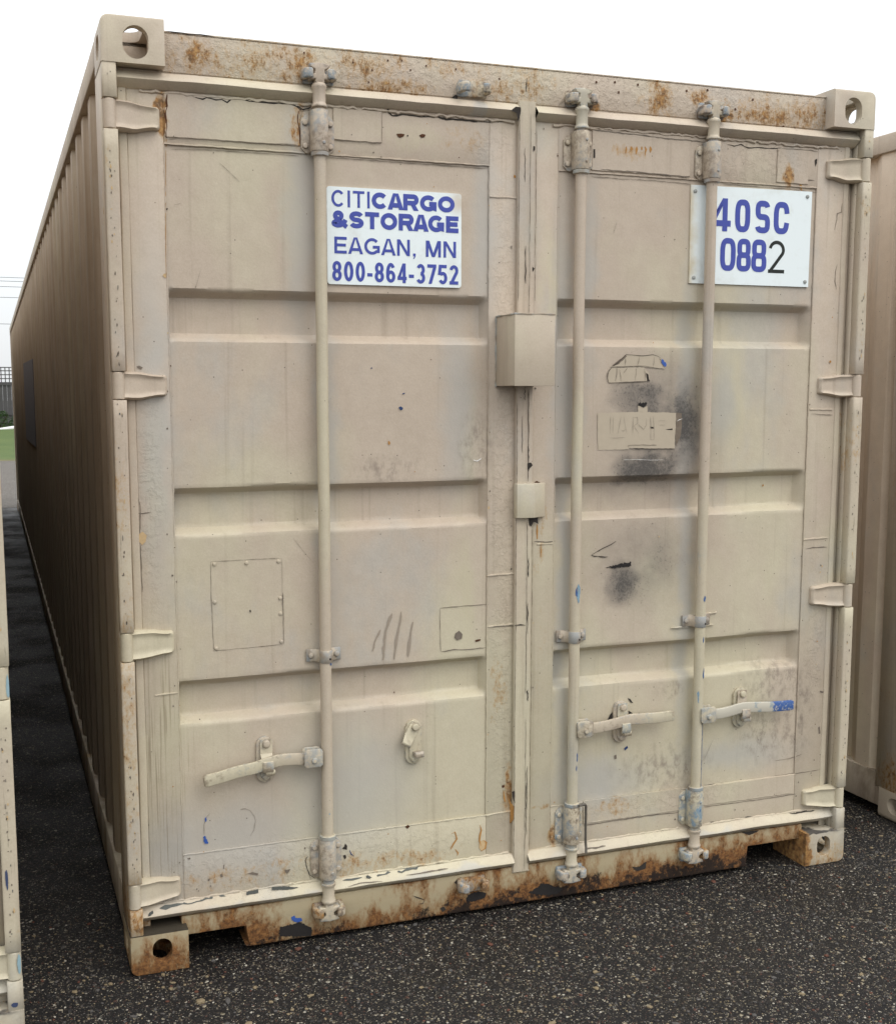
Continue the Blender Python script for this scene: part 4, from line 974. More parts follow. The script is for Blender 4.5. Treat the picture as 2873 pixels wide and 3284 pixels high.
mb = MB(); mb.box(.15, CW-.15, CL-.06, CL-.02, .04, 2.57); mb.build('end_wall', M['side'], box)
mb = MB(); mb.box(.012, CW-.012, .096, .10, .15, 2.50); mb.build('door_lining', M['inner'], box)

# grey-blue sheet stuck on the long side
mb = MB()
for k in range(2): pass
mb.prism([(6.15, 1.24), (8.6, 1.22), (8.6, 1.93), (6.1, 1.90)], 'x', .0085, .0125)
mb.build('faded_sticker', flat('faded_sticker', '85848a', .7), box)

SCUFF1, SCUFF2 = flat('scuff_blue', '46608c', .5, .35, 150), flat('scuff_pale_blue', '7d98a8', .5, .3, 150)
# --- locking bars with guides, cams and handles
def locking_bar(xc, door, mat):
    r = .0168; yc = .0215
    mb = MB(); n = 40
    mb.tube([(xc+.0012*N3(k*.22, xc*3), yc+.0008*N3(k*.2, xc*7), .185+(2.405-.185)*k/n) for k in range(n+1)], r, 24)
    def scuff(ang, z0, z1, w, mi):
        n = max(3, int((z1-z0)/.006)); pr = []; rr = r+.0010
        for k in range(n+1):
            z = z0+(z1-z0)*k/n; ww = w*(.35+.65*random.random())*(1 if 0 < k < n else .2); sh = random.uniform(-.15, .15)*w
            pr.append([(xc+.0012*N3((z-.185)*4, xc*3)+rr*math.cos(ang+(s*ww+sh)/rr), yc-rr*math.sin(ang+(s*ww+sh)/rr), z) for s in (-.5, .5)])
        for a, b in zip(pr, pr[1:]): mb.face([a[0], a[1], b[1], b[0]], mi)
    if xc > 1.8:
        for q in ((R(48), .33, .56, .006, 1), (R(60), .70, .735, .010, 1), (R(75), .955, .975, .012, 1), (R(80), .82, .84, .006, 1), (R(120), .62, .66, .008, 2)): scuff(*q)
    elif xc > 1.3:
        for q in ((R(75), .98, 1.04, .014, 2), (R(100), 1.00, 1.03, .008, 1), (R(60), .47, .50, .008, 1), (R(70), .44, .46, .004, 1)): scuff(*q)
    else:
        for q in ((R(45), .845, .853, .012, 1), (R(85), .40, .405, .005, 2)): scuff(*q)
    return mb.build('locking_bar', [mat, SCUFF1, SCUFF2], box)
def guide(bar, xc, z0, z1, mat, lip_top):
    yc = .0215; mb = MB()
    # back plate with clipped corners
    w, c = .0475, .014
    a, b = z0+.010, z1-.012
    poly = [(xc-w, a+c), (xc-w+c, a), (xc+w-c, a), (xc+w, a+c), (xc+w, b-c), (xc+w-c, b), (xc-w+c, b), (xc-w, b-c)]
    mb.prism(poly, 'y', .0425, .0492)
    ar = [(xc+.0245*math.cos(R(t)), yc-.0245*math.sin(R(t))) for t in range(0, 181, 12)]
    mb.prism(ar+[(xc-.0245, .044), (xc+.0245, .044)], 'z', z0+.012, z1-.004)
    for sx in (-1, 1):
        for z in (a+.020, b-.022):
            mb.lathe((xc+sx*.036, z), [(.0445, .0085), (.0385, .0085), (.0360, .0065)], 12, 'y')
    g = mb.build('bar_guide', mat, bar, .0016, angle=40)
    mb = MB()
    zc = z0 if lip_top else z1
    za, zb = (z0, z0+.0115) if lip_top else (z1-.0035, z1+.008)
    mb.lathe((xc, yc), [(za, .0225), (za+.001, .0245), (zb-.001, .0245), (zb, .0225)], 24)
    mb.build('collar', mat, bar, 0)
    for dz in ((.034,) if xc < 1 else (.034, .096)):
        mb = MB(); mb.lathe((xc+.006, z0+dz), [(-.0012, .0042), (-.0045, .0042), (-.0055, .003)], 10, 'y'); mb.build('grease_nipple', mat, bar, 0)
def cam_head(bar, xc, up, mat):
    yc = .0215; mb = MB(); s = 1 if up else -1; zb = 2.405 if up else .186
    Z = lambda d: zb+s*d
    pr = [(Z(0), .0225), (Z(.006), .0215), (Z(.012), .0180), (Z(.046), .0180), (Z(.054), .0215), (Z(.060), .0205), (Z(.066), .014)]
    if not up: pr = pr[::-1]
    mb.lathe((xc, yc), pr, 24)
    # forked head: stem, two upper and two lower horns
    st = [(-.0130, .060), (.0130, .060), (.0120, .074), (.029, .070), (.033, .075), (.0295, .081), (.0135, .088), (.0125, .098), (.026, .104), (.030, .112),
          (.0, .116), (-.030, .113), (-.026, .104), (-.0125, .098), (-.0135, .088), (-.0295, .081), (-.033, .075), (-.029, .070), (-.0120, .074)]
    mb.prism([(xc+x, Z(d)) for x, d in st], 'y', .0075, .0330)
    c = mb.build('cam', mat, bar, .0022, 2, angle=30)
    return c
def keeper(parent, xc, z, up, mat, y0, spare=False):
    """two hooked jaws on a base plate"""
    mb = MB(); s = 1 if up else -1
    Z = lambda d: z+s*d
    mb.prism([(xc-.045, Z(-.022)), (xc+.045, Z(-.022)), (xc+.049, Z(.006)), (xc+.040, Z(.026)), (xc-.040, Z(.026)), (xc-.049, Z(.006))], 'y', y0-.009, y0+.003)
    for sx in (-1, 1):
        # jaw reaches forward and bends inwards over the cam
        pts = [(.047, y0), (.050, y0-.020), (.046, y0-.040), (.034, y0-.050), (.022, y0-.047), (.020, y0-.039), (.030, y0-.035), (.033, y0-.018), (.034, y0)]
        poly = [(xc+sx*a, b) for a, b in pts]
        mb.prism(poly, 'z', min(Z(-.014), Z(.012)), max(Z(-.014), Z(.012)))
    return mb.build('cam_keeper', mat, parent, .004, 2, angle=30)

def strip_bar(mb, pts, h, t, y_of):
    """flat bar swept through (x, z) points, height h, thickness t"""
    P = [Vector((x, z)) for x, z in pts]; i = len(mb.v)
    # resample smoothly
    Q = []
    for k in range(len(P)-1):
        p0, p1, p2, p3 = P[max(k-1, 0)], P[k], P[k+1], P[min(k+2, len(P)-1)]
        for j in range(6):
            u = j/6; Q.append(.5*((2*p1)+(p2-p0)*u+(2*p0-5*p1+4*p2-p3)*u*u+(3*p1-p0-3*p2+p3)*u**3))
    Q.append(P[-1])
    for k, q in enumerate(Q):
        d = (Q[min(k+1, len(Q)-1)]-Q[max(k-1, 0)]).normalized(); n = Vector((-d.y, d.x)); y = y_of(k/(len(Q)-1))
        e = .80 if k in (0, len(Q)-1) else 1
        a, b = q+n*h/2*e, q-n*h/2*e
        mb.v += [(a.x, y-t/2, a.y), (b.x, y-t/2, b.y), (b.x, y+t/2, b.y), (a.x, y+t/2, a.y)]
    for k in range(len(Q)-1):
        for j in range(4):
            mb.f.append((i+k*4+j, i+k*4+(j+1) % 4, i+k*4+4+(j+1) % 4, i+k*4+4+j)); mb.mi.append(0)
    mb.f.append((i, i+1, i+2, i+3)); mb.mi.append(0)
    k = (len(Q)-1)*4+i; mb.f.append((k, k+1, k+2, k+3)); mb.mi.append(0)
def handle(bar, xh0, xh1, zh, pts, mat, y_of=lambda t: .012):
    mb = MB()
    c = .007
    a, b, d, e = xh0, xh1, zh-.027, zh+.027
    poly = [(a+c, d), (b-c, d), (b, d+c), (b, e-c), (b-c, e), (a+c, e), (a, e-c), (a, d+c)]
    mb.prism(poly, 'y', -.0040, .0005); mb.prism(poly, 'y', .0230, .0280)
    sx = 1 if abs(xh0-bar['xc']) < abs(xh1-bar['xc']) else -1
    mb.box(*( (xh0+.001, xh0+.014) if sx > 0 else (xh1-.014, xh1-.001)), .0004, .0231, d+.004, e-.004)
    mb.lathe(((a+b)/2+.002, zh-.006), [(.03, .0085), (-.0085, .0085), (-.0105, .0065)], 14, 'y')
    mb.build('handle_hub', M['fitting'], bar, .0016)
    mb = MB(); strip_bar(mb, pts, .0345, .0095, y_of)
    return mb.build('handle', mat, bar, .0022, 2, angle=40)
def retainer(door, xc, zc, state):
    """oval base plate, pivot bolt, swinging catch and lower hook"""
    mb = MB(); w, h = .026, .068
    mb.prism([(xc+p[0], zc+p[1]) for p in oval(0, 0, 2*w, 2*h)], 'y', .0425, .0560)
    mb.prism([(xc+p[0], zc+p[1]) for p in oval(.002, .0, 1.35*w, 1.72*h)], 'y', .0360, .0430)
    mb.lathe((xc+.001, zc+.050), [(.040, .0115), (.0265, .0115), (.0235, .0085)], 16, 'y')
    mb.lathe((xc+.001, zc-.052), [(.040, .0100), (.0345, .0095), (.0325, .0065)], 14, 'y')
    base = mb.build('handle_catch', M['fitting'], door, .0016, 2, angle=40)
    fl = MB()
    # catch plate: stepped strap hinged at the bolt
    if state == 'open': ang, L = R(-32), 1.0
    else: ang, L = R(0), 1.0
    prof = [(.012, .0330), (-.030, .0330), (-.042, .0230), (-.048, .0065), (-.066, .0045), (-.078, .0070), (-.080, .0130)] if state != 'open' else [(.012, .0330), (-.030, .0330), (-.040, .0290), (-.056, .0220), (-.062, .0240)]
    ca, sa = math.cos(ang), math.sin(ang); th = .0045
    ww = [.017, .018, .0165, .015, .016, .015, .013]
    i = len(fl.v)
    for k, (d, y) in enumerate(prof):
        for sx, dy in ((-1, 0), (1, 0), (1, th), (-1, th)):
            x = sx*ww[k]; px_, pz_ = x*ca-d*sa, x*sa+d*ca
            fl.v.append((xc+.001+px_, y+dy, zc+.050+pz_))
    for k in range(len(prof)-1):
        for j in range(4):
            fl.f.append((i+k*4+j, i+k*4+(j+1) % 4, i+k*4+4+(j+1) % 4, i+k*4+4+j)); fl.mi.append(0)
    fl.f.append((i, i+1, i+2, i+3)); fl.mi.append(0); k = i+(len(prof)-1)*4; fl.f.append((k, k+1, k+2, k+3)); fl.mi.append(0)
    fl.build('catch_flap', M['fitting'], base, .0014, 2, angle=30) if False else fl.build('handle_catch_flap', M['fitting'], door, .0014, 2, angle=30)
    hk = MB()
    hk.prism([(.036, zc-.026), (.012, zc-.022), (.008, zc-.028), (.010, zc-.040), (.036, zc-.038)], 'x', xc-.006, xc+.022)
    hk.build('handle_rest', M['fitting'], door, .002, 2, angle=30)

bars = []
for xc, door, mat, top_off in ((.5805, doorL, M['fitting'], 0), (1.3845, doorR, M['fitting'], 0), (1.8405, doorR, M['fitting'], 0)):
    b = locking_bar(xc, door, mat); b['xc'] = xc; bars.append(b)
    gm = M['fitting'] if xc < 1 else M['blue_fitting']
    guide(b, xc, 2.276, 2.402, M['fitting'], True)
    guide(b, xc, .188, .325, gm, False)
    cam_head(b, xc, True, M['fitting']); cam_head(b, xc, False, gm)
    keeper(header, xc, 2.492, True, M['keeper'], .0445)
    keeper(sill, xc, .099, False, M['keeper'], .0415)
keeper(header, 1.040, 2.494, True, M['keeper'], .0445); keeper(sill, 1.045, .108, False, M['keeper'], .0415)
# strap clamps round the bars
for b, zc in zip(bars, (.872, .870, .889)):
    xc = b['xc']; mb = MB()
    ar = [(xc+.0195*math.cos(R(t)), .0215-.0195*math.sin(R(t))) for t in range(0, 181, 15)]
    ir = [(xc+.0172*math.cos(R(t)), .0215-.0172*math.sin(R(t))) for t in range(180, -1, -15)]
    mb.prism([(xc+.0515, .0435), (xc+.030, .0435), (xc+.0195, .034)] + ar + [(xc-.0195, .034), (xc-.030, .0435), (xc-.0515, .0435), (xc-.0515, .0490), (xc-.027, .0490), (xc-.0172, .040)] + ir + [(xc+.0172, .040), (xc+.027, .0490), (xc+.0515, .0490)], 'z', zc-.0185, zc+.0185)
    for sx in (-1, 1): mb.lathe((xc+sx*.039, zc), [(.044, .0085), (.0395, .0085), (.0375, .006)], 12, 'y')
    mb.lathe((xc+.0085, zc-.006), [(.008, .0032), (.0015, .0032)], 8, 'y', 1)
    mb.build('bar_clamp', [M['fitting'], MARKM['dark']], b, .001, 1, angle=50)
handle(bars[0], .5070, .5620, .5775, [(.512, .5745), (.450, .5790), (.405, .5735), (.365, .5640), (.315, .5580), (.268, .5490), (.217, .5410)], M['fitting'], lambda t: .012+.004*math.sin(t*3)-.004*t)
handle(bars[1], 1.3880, 1.4430, .5755, [(1.436, .5725), (1.490, .5745), (1.535, .5800), (1.585, .5875), (1.635, .5860), (1.690, .5850), (1.743, .5875)], M['fitting'], lambda t: .012+.004*math.sin(t*3)-.004*t)
h3 = handle(bars[2], 1.8400, 1.8950, .5785, [(1.888, .5755), (1.925, .5760), (1.965, .5800), (2.010, .5870), (2.065, .5840), (2.125, .5800), (2.207, .5790)], None or M['blue_fitting'], lambda t: .012+.004*math.sin(t*3)-.004*t)
h3['label'] = 'handle with its outer end worn to blue paint'
def two_tone():
    k = NT('blue_tipped_handle_paint'); X, Y, Z = k.xyz()
    f = k.add(X, k.mul(k.noise(40, 5, .7), .07)); e = k.step(f, 2.155, 2.165)
    e2 = k.mul(k.step(f, 2.09, 2.10), k.step(k.noise(28, 4, .7), .48, .56))
    col = k.mix(k.noise(8, 4), lin('b3ad9f'), lin('c5bfae'))
    col = k.mix(k.mul(e2, .7), col, lin('7f8f98'))
    col = k.mix(k.mul(e, k.step(k.noise(70, 5, .75), .38, .50)), col, lin('3f5e96'))
    return k.fin(col, .45, k.bump(k.noise(90, 3), .2, .001), .4)
h3.data.materials[0] = two_tone()
retainer(doorL, .4020, .5760, 'shut'); retainer(doorL, .8580, .5800, 'open')
retainer(doorR, 1.5670, .5740, 'shut'); retainer(doorR, 2.0200, .5780, 'shut')
# thin wire hooked on the second bar
mb = MB(); mb.tube([(1.395, -.004, .330), (1.418, -.002, .331), (1.426, .006, .322), (1.428, .010, .26), (1.430, .013, .205), (1.431, .010, .180), (1.428, .004, .165)], .0042, 8)
mb.build('wire_hook', flat('dark_wire', '5c574f', .7, .3), bars[1])
# --- welded lock box and the small bent cover below it
mb = MB(); x0, x1, z0, z1 = 1.124, 1.252, 1.6475, 1.8535
mb.box(x0, x1, -.0850, -.0822, z0, z1)                      # front sheet
mb.box(x0, x0+.003, -.0822, .0492, z0+.001, z1-.001); mb.box(x1-.003, x1, -.0822, .0300, z0+.001, z1-.001)
mb.box(x0+.003, x1-.003, -.0822, .0300, z1-.006, z1-.002)
lock = mb.build('lock_box', paint('lock_box_paint', cream=.75, rough=.42, dark_speck=.03, bumpk=.5), box, .0012)
mb = MB(); seam(mb, [(x0, .046, z1), (x0, -.084, z1), (x1, -.084, z1)], .0032); seam(mb, [(x0-.0005, .047, z0), (x0-.0005, .047, z1)], .003)
mb.build('weld_bead', M['fitting'], lock)
mb = MB(); mb.prism([(1.184, .048), (1.184, .020), (1.240, .017), (1.246, .022), (1.287, .040), (1.287, .048)], 'z', 1.250, 1.3545)
mb.build('seam_cover', M['hinge'], box, .002)

# thin screwed patch plate outlines come from the paint; its rivets are real
for x, z in ((.269, 1.153), (.360, 1.152), (.453, 1.152), (.268, 1.045), (.456, 1.045), (.2695, .912), (.4575, .918), (.457, 1.0)):
    mb = MB(); mb.lathe((x, z), [(.052, .0055), (panel_y('L', x, z)-.0035, .005), (panel_y('L', x, z)-.0045, .003)], 10, 'y')
    mb.build('patch_rivet', M['doorL'], doorL)

# --- signs
# lettering drawn as strokes: each glyph is a list of centre lines or polygons in a w x h box, stroke thickness t
def glyph_strokes(ch, w, h, t, sq=False):
    l, r, b, T, cx = t/2, w-t/2, t/2, h-t/2, w/2
    def E(cx, cz, rx, rz, a0, a1, n=22):
        pts = []
        for k in range(n+1):
            a = R(a0+(a1-a0)*k/n); c, s = math.cos(a), math.sin(a); e = .62 if sq else 1
            pts.append((cx+rx*math.copysign(abs(c)**e, c), cz+rz*math.copysign(abs(s)**e, s)))
        return pts
    q = (h-t)/4; zt, zb = h-t/2-q, t/2+q
    rx = cx-l
    P, S = [], []
    if ch == 'I': S = [[(cx, 0), (cx, h)]]
    elif ch == 'T': S = [[(0, T), (w, T)], [(cx, 0), (cx, T)]]
    elif ch == 'E': S = [[(l, 0), (l, h)], [(l, T), (w, T)], [(l, h/2+.01*h), (w*.93, h/2+.01*h)], [(l, b), (w, b)]]
    elif ch == 'N': S = [[(l, 0), (l, h)], [(r, 0), (r, h)]]; P = [[(0, h), (t*1.15, h), (w, 0), (w-t*1.15, 0)]]
    elif ch == 'M': S = [[(l, 0), (l, h)], [(r, 0), (r, h)]]; P = [[(0, h), (t*1.3, h), (cx+t*.55, 0), (cx-t*.55, 0)], [(w, h), (w-t*1.3, h), (cx-t*.55, 0), (cx+t*.55, 0)]]
    elif ch == 'A':
        a = t*.62; P = [[(0, 0), (t*1.12, 0), (cx+a*.2, h), (cx-a, h)], [(w, 0), (w-t*1.12, 0), (cx-a*.2, h), (cx+a, h)]]; S = [[(w*.22, h*.27), (w*.78, h*.27)]]
    elif ch == 'R':
        zm = h*.46; cr = (T-zm)/2; xx = r-cr
        S = [[(l, 0), (l, h)], [(l, T), (xx, T)]+[(xx+cr*math.cos(R(a)), zm+cr+cr*math.sin(R(a))) for a in range(90, -91, -12)]+[(l, zm)]]
        P = [[(w*.42, zm), (w*.42+t*1.1, zm), (w, 0), (w-t*1.2, 0)]]
    elif ch in 'O0': S = [E(cx, h/2, rx, h/2-l, 0, 360, 44)]
    elif ch == 'C': S = [E(cx, h/2, rx, h/2-l, 40, 320, 34)] if not sq else [[(r, h*.64)]+E(cx, h/2, rx, h/2-l, 28, 332, 40)+[(r, h*.36)]]
    elif ch == 'G': S = [E(cx, h/2, rx, h/2-l, 42, 312, 34)+[(r, h*.20), (r, h*.46)], [(w*.55, h*.46), (w, h*.46)]]
    elif ch == 'S': S = [E(cx, zt, rx*.96, q, 18, 270, 24)+E(cx, zb, rx, q, 90, -162, 24)[1:]]
    elif ch == '8': S = [E(cx, zt, rx*.90, q, 0, 360, 36), E(cx, zb, rx, q, 0, 360, 36)]
    elif ch == '6': q6 = h*.31-l; S = [E(cx, l+q6, rx, q6, 0, 360, 36), E(cx, h/2, rx, h/2-l, 38, 180, 20)+[(l, h*.32)]]
    elif ch == '3': S = [E(cx, zt, rx*.9, q, 155, -90, 22), E(cx, zb, rx, q, 90, -155, 22)]
    elif ch == '2': q2 = h*.29-l; S = [E(cx, T-q2, rx, q2, 168, -28, 24)+[(l*1.4, b)], [(0, b), (w, b)]]
    elif ch == '5': q5 = h*.32-l; S = [[(w*.92, T), (w*.20, T), (w*.11, h*.47)], E(cx*.98, l+q5, rx, q5, 140, -152, 26)]
    elif ch == '7': S = [[(0, T), (w, T)]]; P = [[(w-t*1.1, h-t), (w, h-t*.9), (w*.42+t*.2, 0), (w*.42-t*.85, 0)]]
    elif ch == '4': x = w*.72; S = [[(x, 0), (x, h)], [(0, h*.24), (w, h*.24)]]; P = [[(x-t*.5, h), (x+t*.1, h-t*.2), (t*.95, h*.24), (0, h*.24+t*.35), (0, h*.24)]]
    elif ch == '-': S = [[(0, h*.36), (w, h*.36)]]
    elif ch == ',': P = [[(cx-l, 0), (cx+l, 0), (cx+l, t), (cx-l, t)], [(cx+l, 0), (cx, 0), (cx-l*.9, -t*.95), (cx-l*.1, -t*.85)]]
    elif ch == '&':
        S = [E(w*.42, h-l-h*.17, w*.19, h*.17, -60, 240, 26)+[(w*.80, t*.55), (w*.94, l*.4)], [(w*.52, h*.53)]+E(w*.40, h*.255, w*.40-l, h*.255-l, 118, 300, 24)+[(w*.74, h*.24), (w*.86, h*.48)]]
    return S, P
GW = {'I': .24, 'T': .88, 'C': 1.0, 'A': 1.0, 'R': .96, 'G': 1.04, 'O': 1.06, 'S': .90, 'E': .82, 'N': .88, 'M': 1.05, '&': 1.0, ' ': .30, ',': .24, '-': .46}
def glyph(mb, mi, ch, x, w, z, h, t, y, sq=False):
    S, P = glyph_strokes(ch, w, h, t, sq); lay = 0
    for poly in P:
        mb.face([(x+a, y-.00012*lay, z+b) for a, b in poly], mi); lay += 1
    for st in S:
        closed = math.dist(st[0], st[-1]) < 1e-6
        pts = st[:-1] if closed else st; n = len(pts); o1, o2 = [], []
        for k, p in enumerate(pts):
            a = pts[(k-1) % n] if closed or k else p; c = pts[(k+1) % n] if closed or k < n-1 else p
            d1 = Vector((p[0]-a[0], p[1]-a[1])); d2 = Vector((c[0]-p[0], c[1]-p[1]))
            if d1.length < 1e-9: d1 = d2
            if d2.length < 1e-9: d2 = d1
            d1.normalize(); d2.normalize(); n1 = Vector((-d1.y, d1.x)); n2 = Vector((-d2.y, d2.x)); mm = (n1+n2)
            if mm.length < 1e-6: mm = n1
            mm.normalize(); s_ = t/2/max(.55, mm.dot(n1)); q = Vector(p); o1.append(q+mm*s_); o2.append(q-mm*s_)
        for k in range(n if closed else n-1):
            j = (k+1) % n
            mb.face([(x+v.x, y-.00012*lay, z+v.y) for v in (o1[k], o1[j], o2[j], o2[k])], mi)
        lay += 1
def line(mb, mi, txt, t, x0, x1, z0, z1, y):
    h = z1-z0; digits = any(c.isdigit() for c in txt); bold = t/h > .22
    ws = [GW.get(c, .82) for c in txt]; gap = .20 if digits else .09 if bold else .19
    gs = []
    for a, c in zip(txt, txt[1:]):
        q = gap
        for u in (a, c):
            if u == 'A': q -= .12 if bold else .10
            elif u in 'IEN' and bold: q += .03
        gs.append(q)
    gs.append(0)
    k = (x1-x0)/(sum(ws)+sum(gs)); x = x0
    for c, w, q in zip(txt, ws, gs):
        if c != ' ': glyph(mb, mi, c, x, max(w*k, t), z0, h, t, y)
        x += (w+q)*k
def round_rect(x0, x1, z0, z1, r, n=5):
    return oval_rr((x0+x1)/2, (z0+z1)/2, x1-x0, z1-z0, r, n)
def oval_rr(cx, cz, w, h, r, n):
    pts = []
    for qx, qz, a0 in ((1, 1, 0), (-1, 1, 90), (-1, -1, 180), (1, -1, 270)):
        for k in range(n):
            a = R(a0+90*k/(n-1)); pts.append((cx+qx*(w/2-r)+r*math.cos(a), cz+qz*(h/2-r)+r*math.sin(a)))
    return pts
def sign(pts, y0, y1, parent):
    mb = MB(); mb.prism(pts, 'y', y0, y1); return mb.build('sign', M['sign'], parent)
YS = .0472
sA = sign(round_rect(.606, 1.011, 1.934, 2.2025, .008), YS, .0535, box)
sA['label'] = 'white sticker with blue company name and phone number'
mb = MB(); yT = YS-.0007
line(mb, 0, 'CITI', .0072, .6195, .7325, 2.1475, 2.1935, yT)
line(mb, 0, 'CARGO', .0128, .7375, .9895, 2.1475, 2.1930, yT)
line(mb, 0, '&STORAGE', .0128, .6190, 1.0015, 2.0905, 2.1375, yT)
line(mb, 0, 'EAGAN, MN', .0080, .6265, .9940, 2.0195, 2.0655, yT)
line(mb, 0, '800-864-3752', .0094, .6195, 1.0015, 1.9430, 1.9985, yT)
tA = mb.build('lettering', M['ink'], sA, smooth=False)
sB = sign([(1.7835, 1.9705), (2.235, 1.9705), (2.2375, 2.2745), (1.782, 2.2715)], YS, .0535, box)
sB['label'] = 'white number plate behind the third bar, partly overpainted'
mb = MB(); mi = 0
ZA0, ZA1, ZB0, ZB1 = 2.135, 2.2365, 2.0125, 2.1150
for ch, x0, x1 in (('4', 1.853, 1.930), ('0', 1.9460, 2.0025), ('S', 2.0215, 2.0780), ('C', 2.0920, 2.1515)):
    glyph(mb, 0, ch, x0, x1-x0, ZA0, ZA1-ZA0, .0185, yT, True)
for ch, x0, x1 in (('0', 1.8945, 1.9520), ('8', 1.9560, 2.0095), ('8', 2.0115, 2.0690)):
    glyph(mb, 0, ch, x0, x1-x0, ZB0, ZB1-ZB0, .0175, yT, True)
glyph(mb, 1, '2', 2.0765, .062, ZB0-.001, ZB1-ZB0, .0108, yT)
mb.build('lettering', [M['ink'], M['ink_black']], sB, smooth=False)
ZINC = flat('zinc_screw', '9a9c98', .35, .2)
for x, z in ((1.797, 2.253), (2.219, 2.258), (1.799, 1.988), (2.221, 1.987)):
    mb = MB(); mb.lathe((x, z), [(YS+.001, .0062), (YS-.0025, .0060), (YS-.004, .0035)], 12, 'y')
    mb.build('sign_screw', ZINC, sB)

# ------------------------------------------------------------------ the neighbours: copies of the container and its parts
SKIP = ('sign', 'lock_box', 'faded_sticker', 'seam_cover', 'patch_rivet', 'paint_scuff', 'wire_hook')
def copy_tree(root, loc):
    r = root.copy(); COL.objects.link(r); r.location = loc
    for ch in list(root.children):
        if ch.name.split('.')[0] in SKIP: continue
        c = ch.copy(); COL.objects.link(c); c.parent = r
        for g in list(ch.children):
            if g.name.split('.')[0] in SKIP: continue
            d = g.copy(); COL.objects.link(d); d.parent = c
    return r
nl = copy_tree(box, (-.2885-CW, -.305, 0))
nl['label'] = 'beige container cut off by the left picture edge, only its hinged right post showing'
nr = copy_tree(box, (2.858, .135, 0))
nr['label'] = 'beige container at the right picture edge showing its long brownish side wall and bottom rail'
bl = nl
# blue worn patches on the left neighbour's post
rnd = random.Random(4); WP = [flat('worn_blue_patch', '8fa9b0', .5, .2), flat('worn_navy_patch', '3d4763', .6, .2)]
for (x0, x1, z0, z1, q) in ((CW-.0085, CW-.001, .905, .965, 0), (CW-.012, CW-.003, .21, .262, 0), (CW-.030, CW-.024, .43, .485, 1), (CW-.026, CW-.021, 1.19, 1.21, 1), (CW-.022, CW-.017, 1.105, 1.12, 1), (CW-.030, CW-.014, .128, .142, 1)):
    P = [(x0+(x1-x0)*(.5+.5*math.cos(t))+rnd.uniform(-.001, .001), z0+(z1-z0)*(.5+.5*math.sin(t))+rnd.uniform(-.002, .002)) for t in [k*.6 for k in range(10)]]
    mb = MB(); mb.face([(x, -.0003 if x < CW-.010 else .0040, z) for x, z in P], 0); mb.build('worn_paint_patch', WP[q], nl)
for o in nr.children:
    if o.name.startswith('corner_casting') and o.material_slots[0].material == M['footing']:
        o.material_slots[0].link = 'OBJECT'; o.material_slots[0].material = M['casting']
    if o.name.startswith('side_wall'):
        o.material_slots[0].link = 'OBJECT'; o.material_slots[0].material = M['side_tan']

# ------------------------------------------------------------------ the ground
def ground_mat():
    k = NT('wet_asphalt_with_exposed_gravel')
    P = k.tc.outputs['Object']; Pw = k.vec('ADD', P, k.vec('SCALE', k.vec('SUBTRACT', k.noise(60, 2, color=True), (.5, .5, .5)), sc=.006))
    col = k.mix(k.noise(9, 5, .65), lin('131212'), lin('1e1c1c'))
    patch = k.step(k.noise(1.3, 4, .6), .38, .66)
    h = k.mul(k.noise(300, 3, .7), .25)
    pal = [(0, lin('1b1a1a')), (.32, lin('252322')), (.55, lin('312e2b')), (.67, lin('443f38')), (.75, lin('5b5143')), (.79, lin('543a31')), (.86, lin('72706b')), (.93, lin('94886f')), (1.0, lin('b9b2a3'))]
    for sc, thr, th2, seed, hh in ((72, .68, .46, 0, 1.0), (135, .52, .50, 5, .8), (270, .48, .52, 11, .45)):
        v = k.voro(sc, dim='3D', P=k.vec('ADD', k.vec('MULTIPLY', Pw, (1, 1, .0)), (seed, seed*2, 0)))
        rc = k.n('SeparateColor'); k.t.links.new(v.outputs['Color'], rc.inputs[0])
        sel = k.step(rc.outputs[0], k.add(thr, k.mul(patch, -.12)) if False else thr, thr+.02)
        ms = k.mul(k.step(v.outputs['Distance'], th2-.06, th2+.06, 1, 0), sel)
        c = k.ramp(rc.outputs[1], pal)
        c = k.mix(.4, c, k.mix(k.noise(400, 2), lin('404040'), lin('d0d0d0')), 'SOFT_LIGHT')
        col = k.mix(ms, col, c)
        h = k.add(h, k.mul(k.mul(ms, hh), k.step(v.outputs['Distance'], th2, 0)))
    X, Y, Z = k.xyz()
    nrm = k.bump(h, .9, .006)
    nrm = k.bump(k.noise(5, 4), .25, .03, nrm)
    rg = k.mix(k.step(k.noise(2.2, 4), .4, .65), (.50,)*3+(1,), (.78,)*3+(1,))
    return k.fin(col, rg, nrm, .28)
asph = ground_mat()
mb = MB()
def gz(x, y): return .004*N3(x*.8, y*.8)*0
mb.face([(-400, -60, 0), (400, -60, 0), (400, 500, 0), (-400, 500, 0)])
tag(mb.build('asphalt_ground', asph, None, smooth=False), kind='structure')
k = NT('pale_gravel_dirt')
c = k.mix(k.noise(1.2, 5), lin('4b4640'), lin('615b54')); v = k.voro(30); c = k.mix(k.mul(k.step(v.outputs['Distance'], .2, .45, 1, 0), .35), c, lin('a8a29a'))
gm = k.fin(c, .9, k.bump(k.noise(40, 4), .5, .02))
mb = MB(); mb.face([(-60, 14.9, .004), (60, 14.9, .004), (60, 29.5, .004), (-60, 29.5, .004)]); tag(mb.build('gravel_yard', gm), kind='structure')
k = NT('lawn'); c = k.mix(k.noise(.9, 5), lin('40572c'), lin('6b7644')); c = k.mix(.4, c, k.mix(k.noise(60, 3), lin('303c22'), lin('a4b070')), 'SOFT_LIGHT')
X, Y, Z = k.xyz(); c = k.mix(k.step(k.add(Y, k.mul(k.noise(.6), 2)), 30.6, 28.4), c, lin('7d6b4d'))
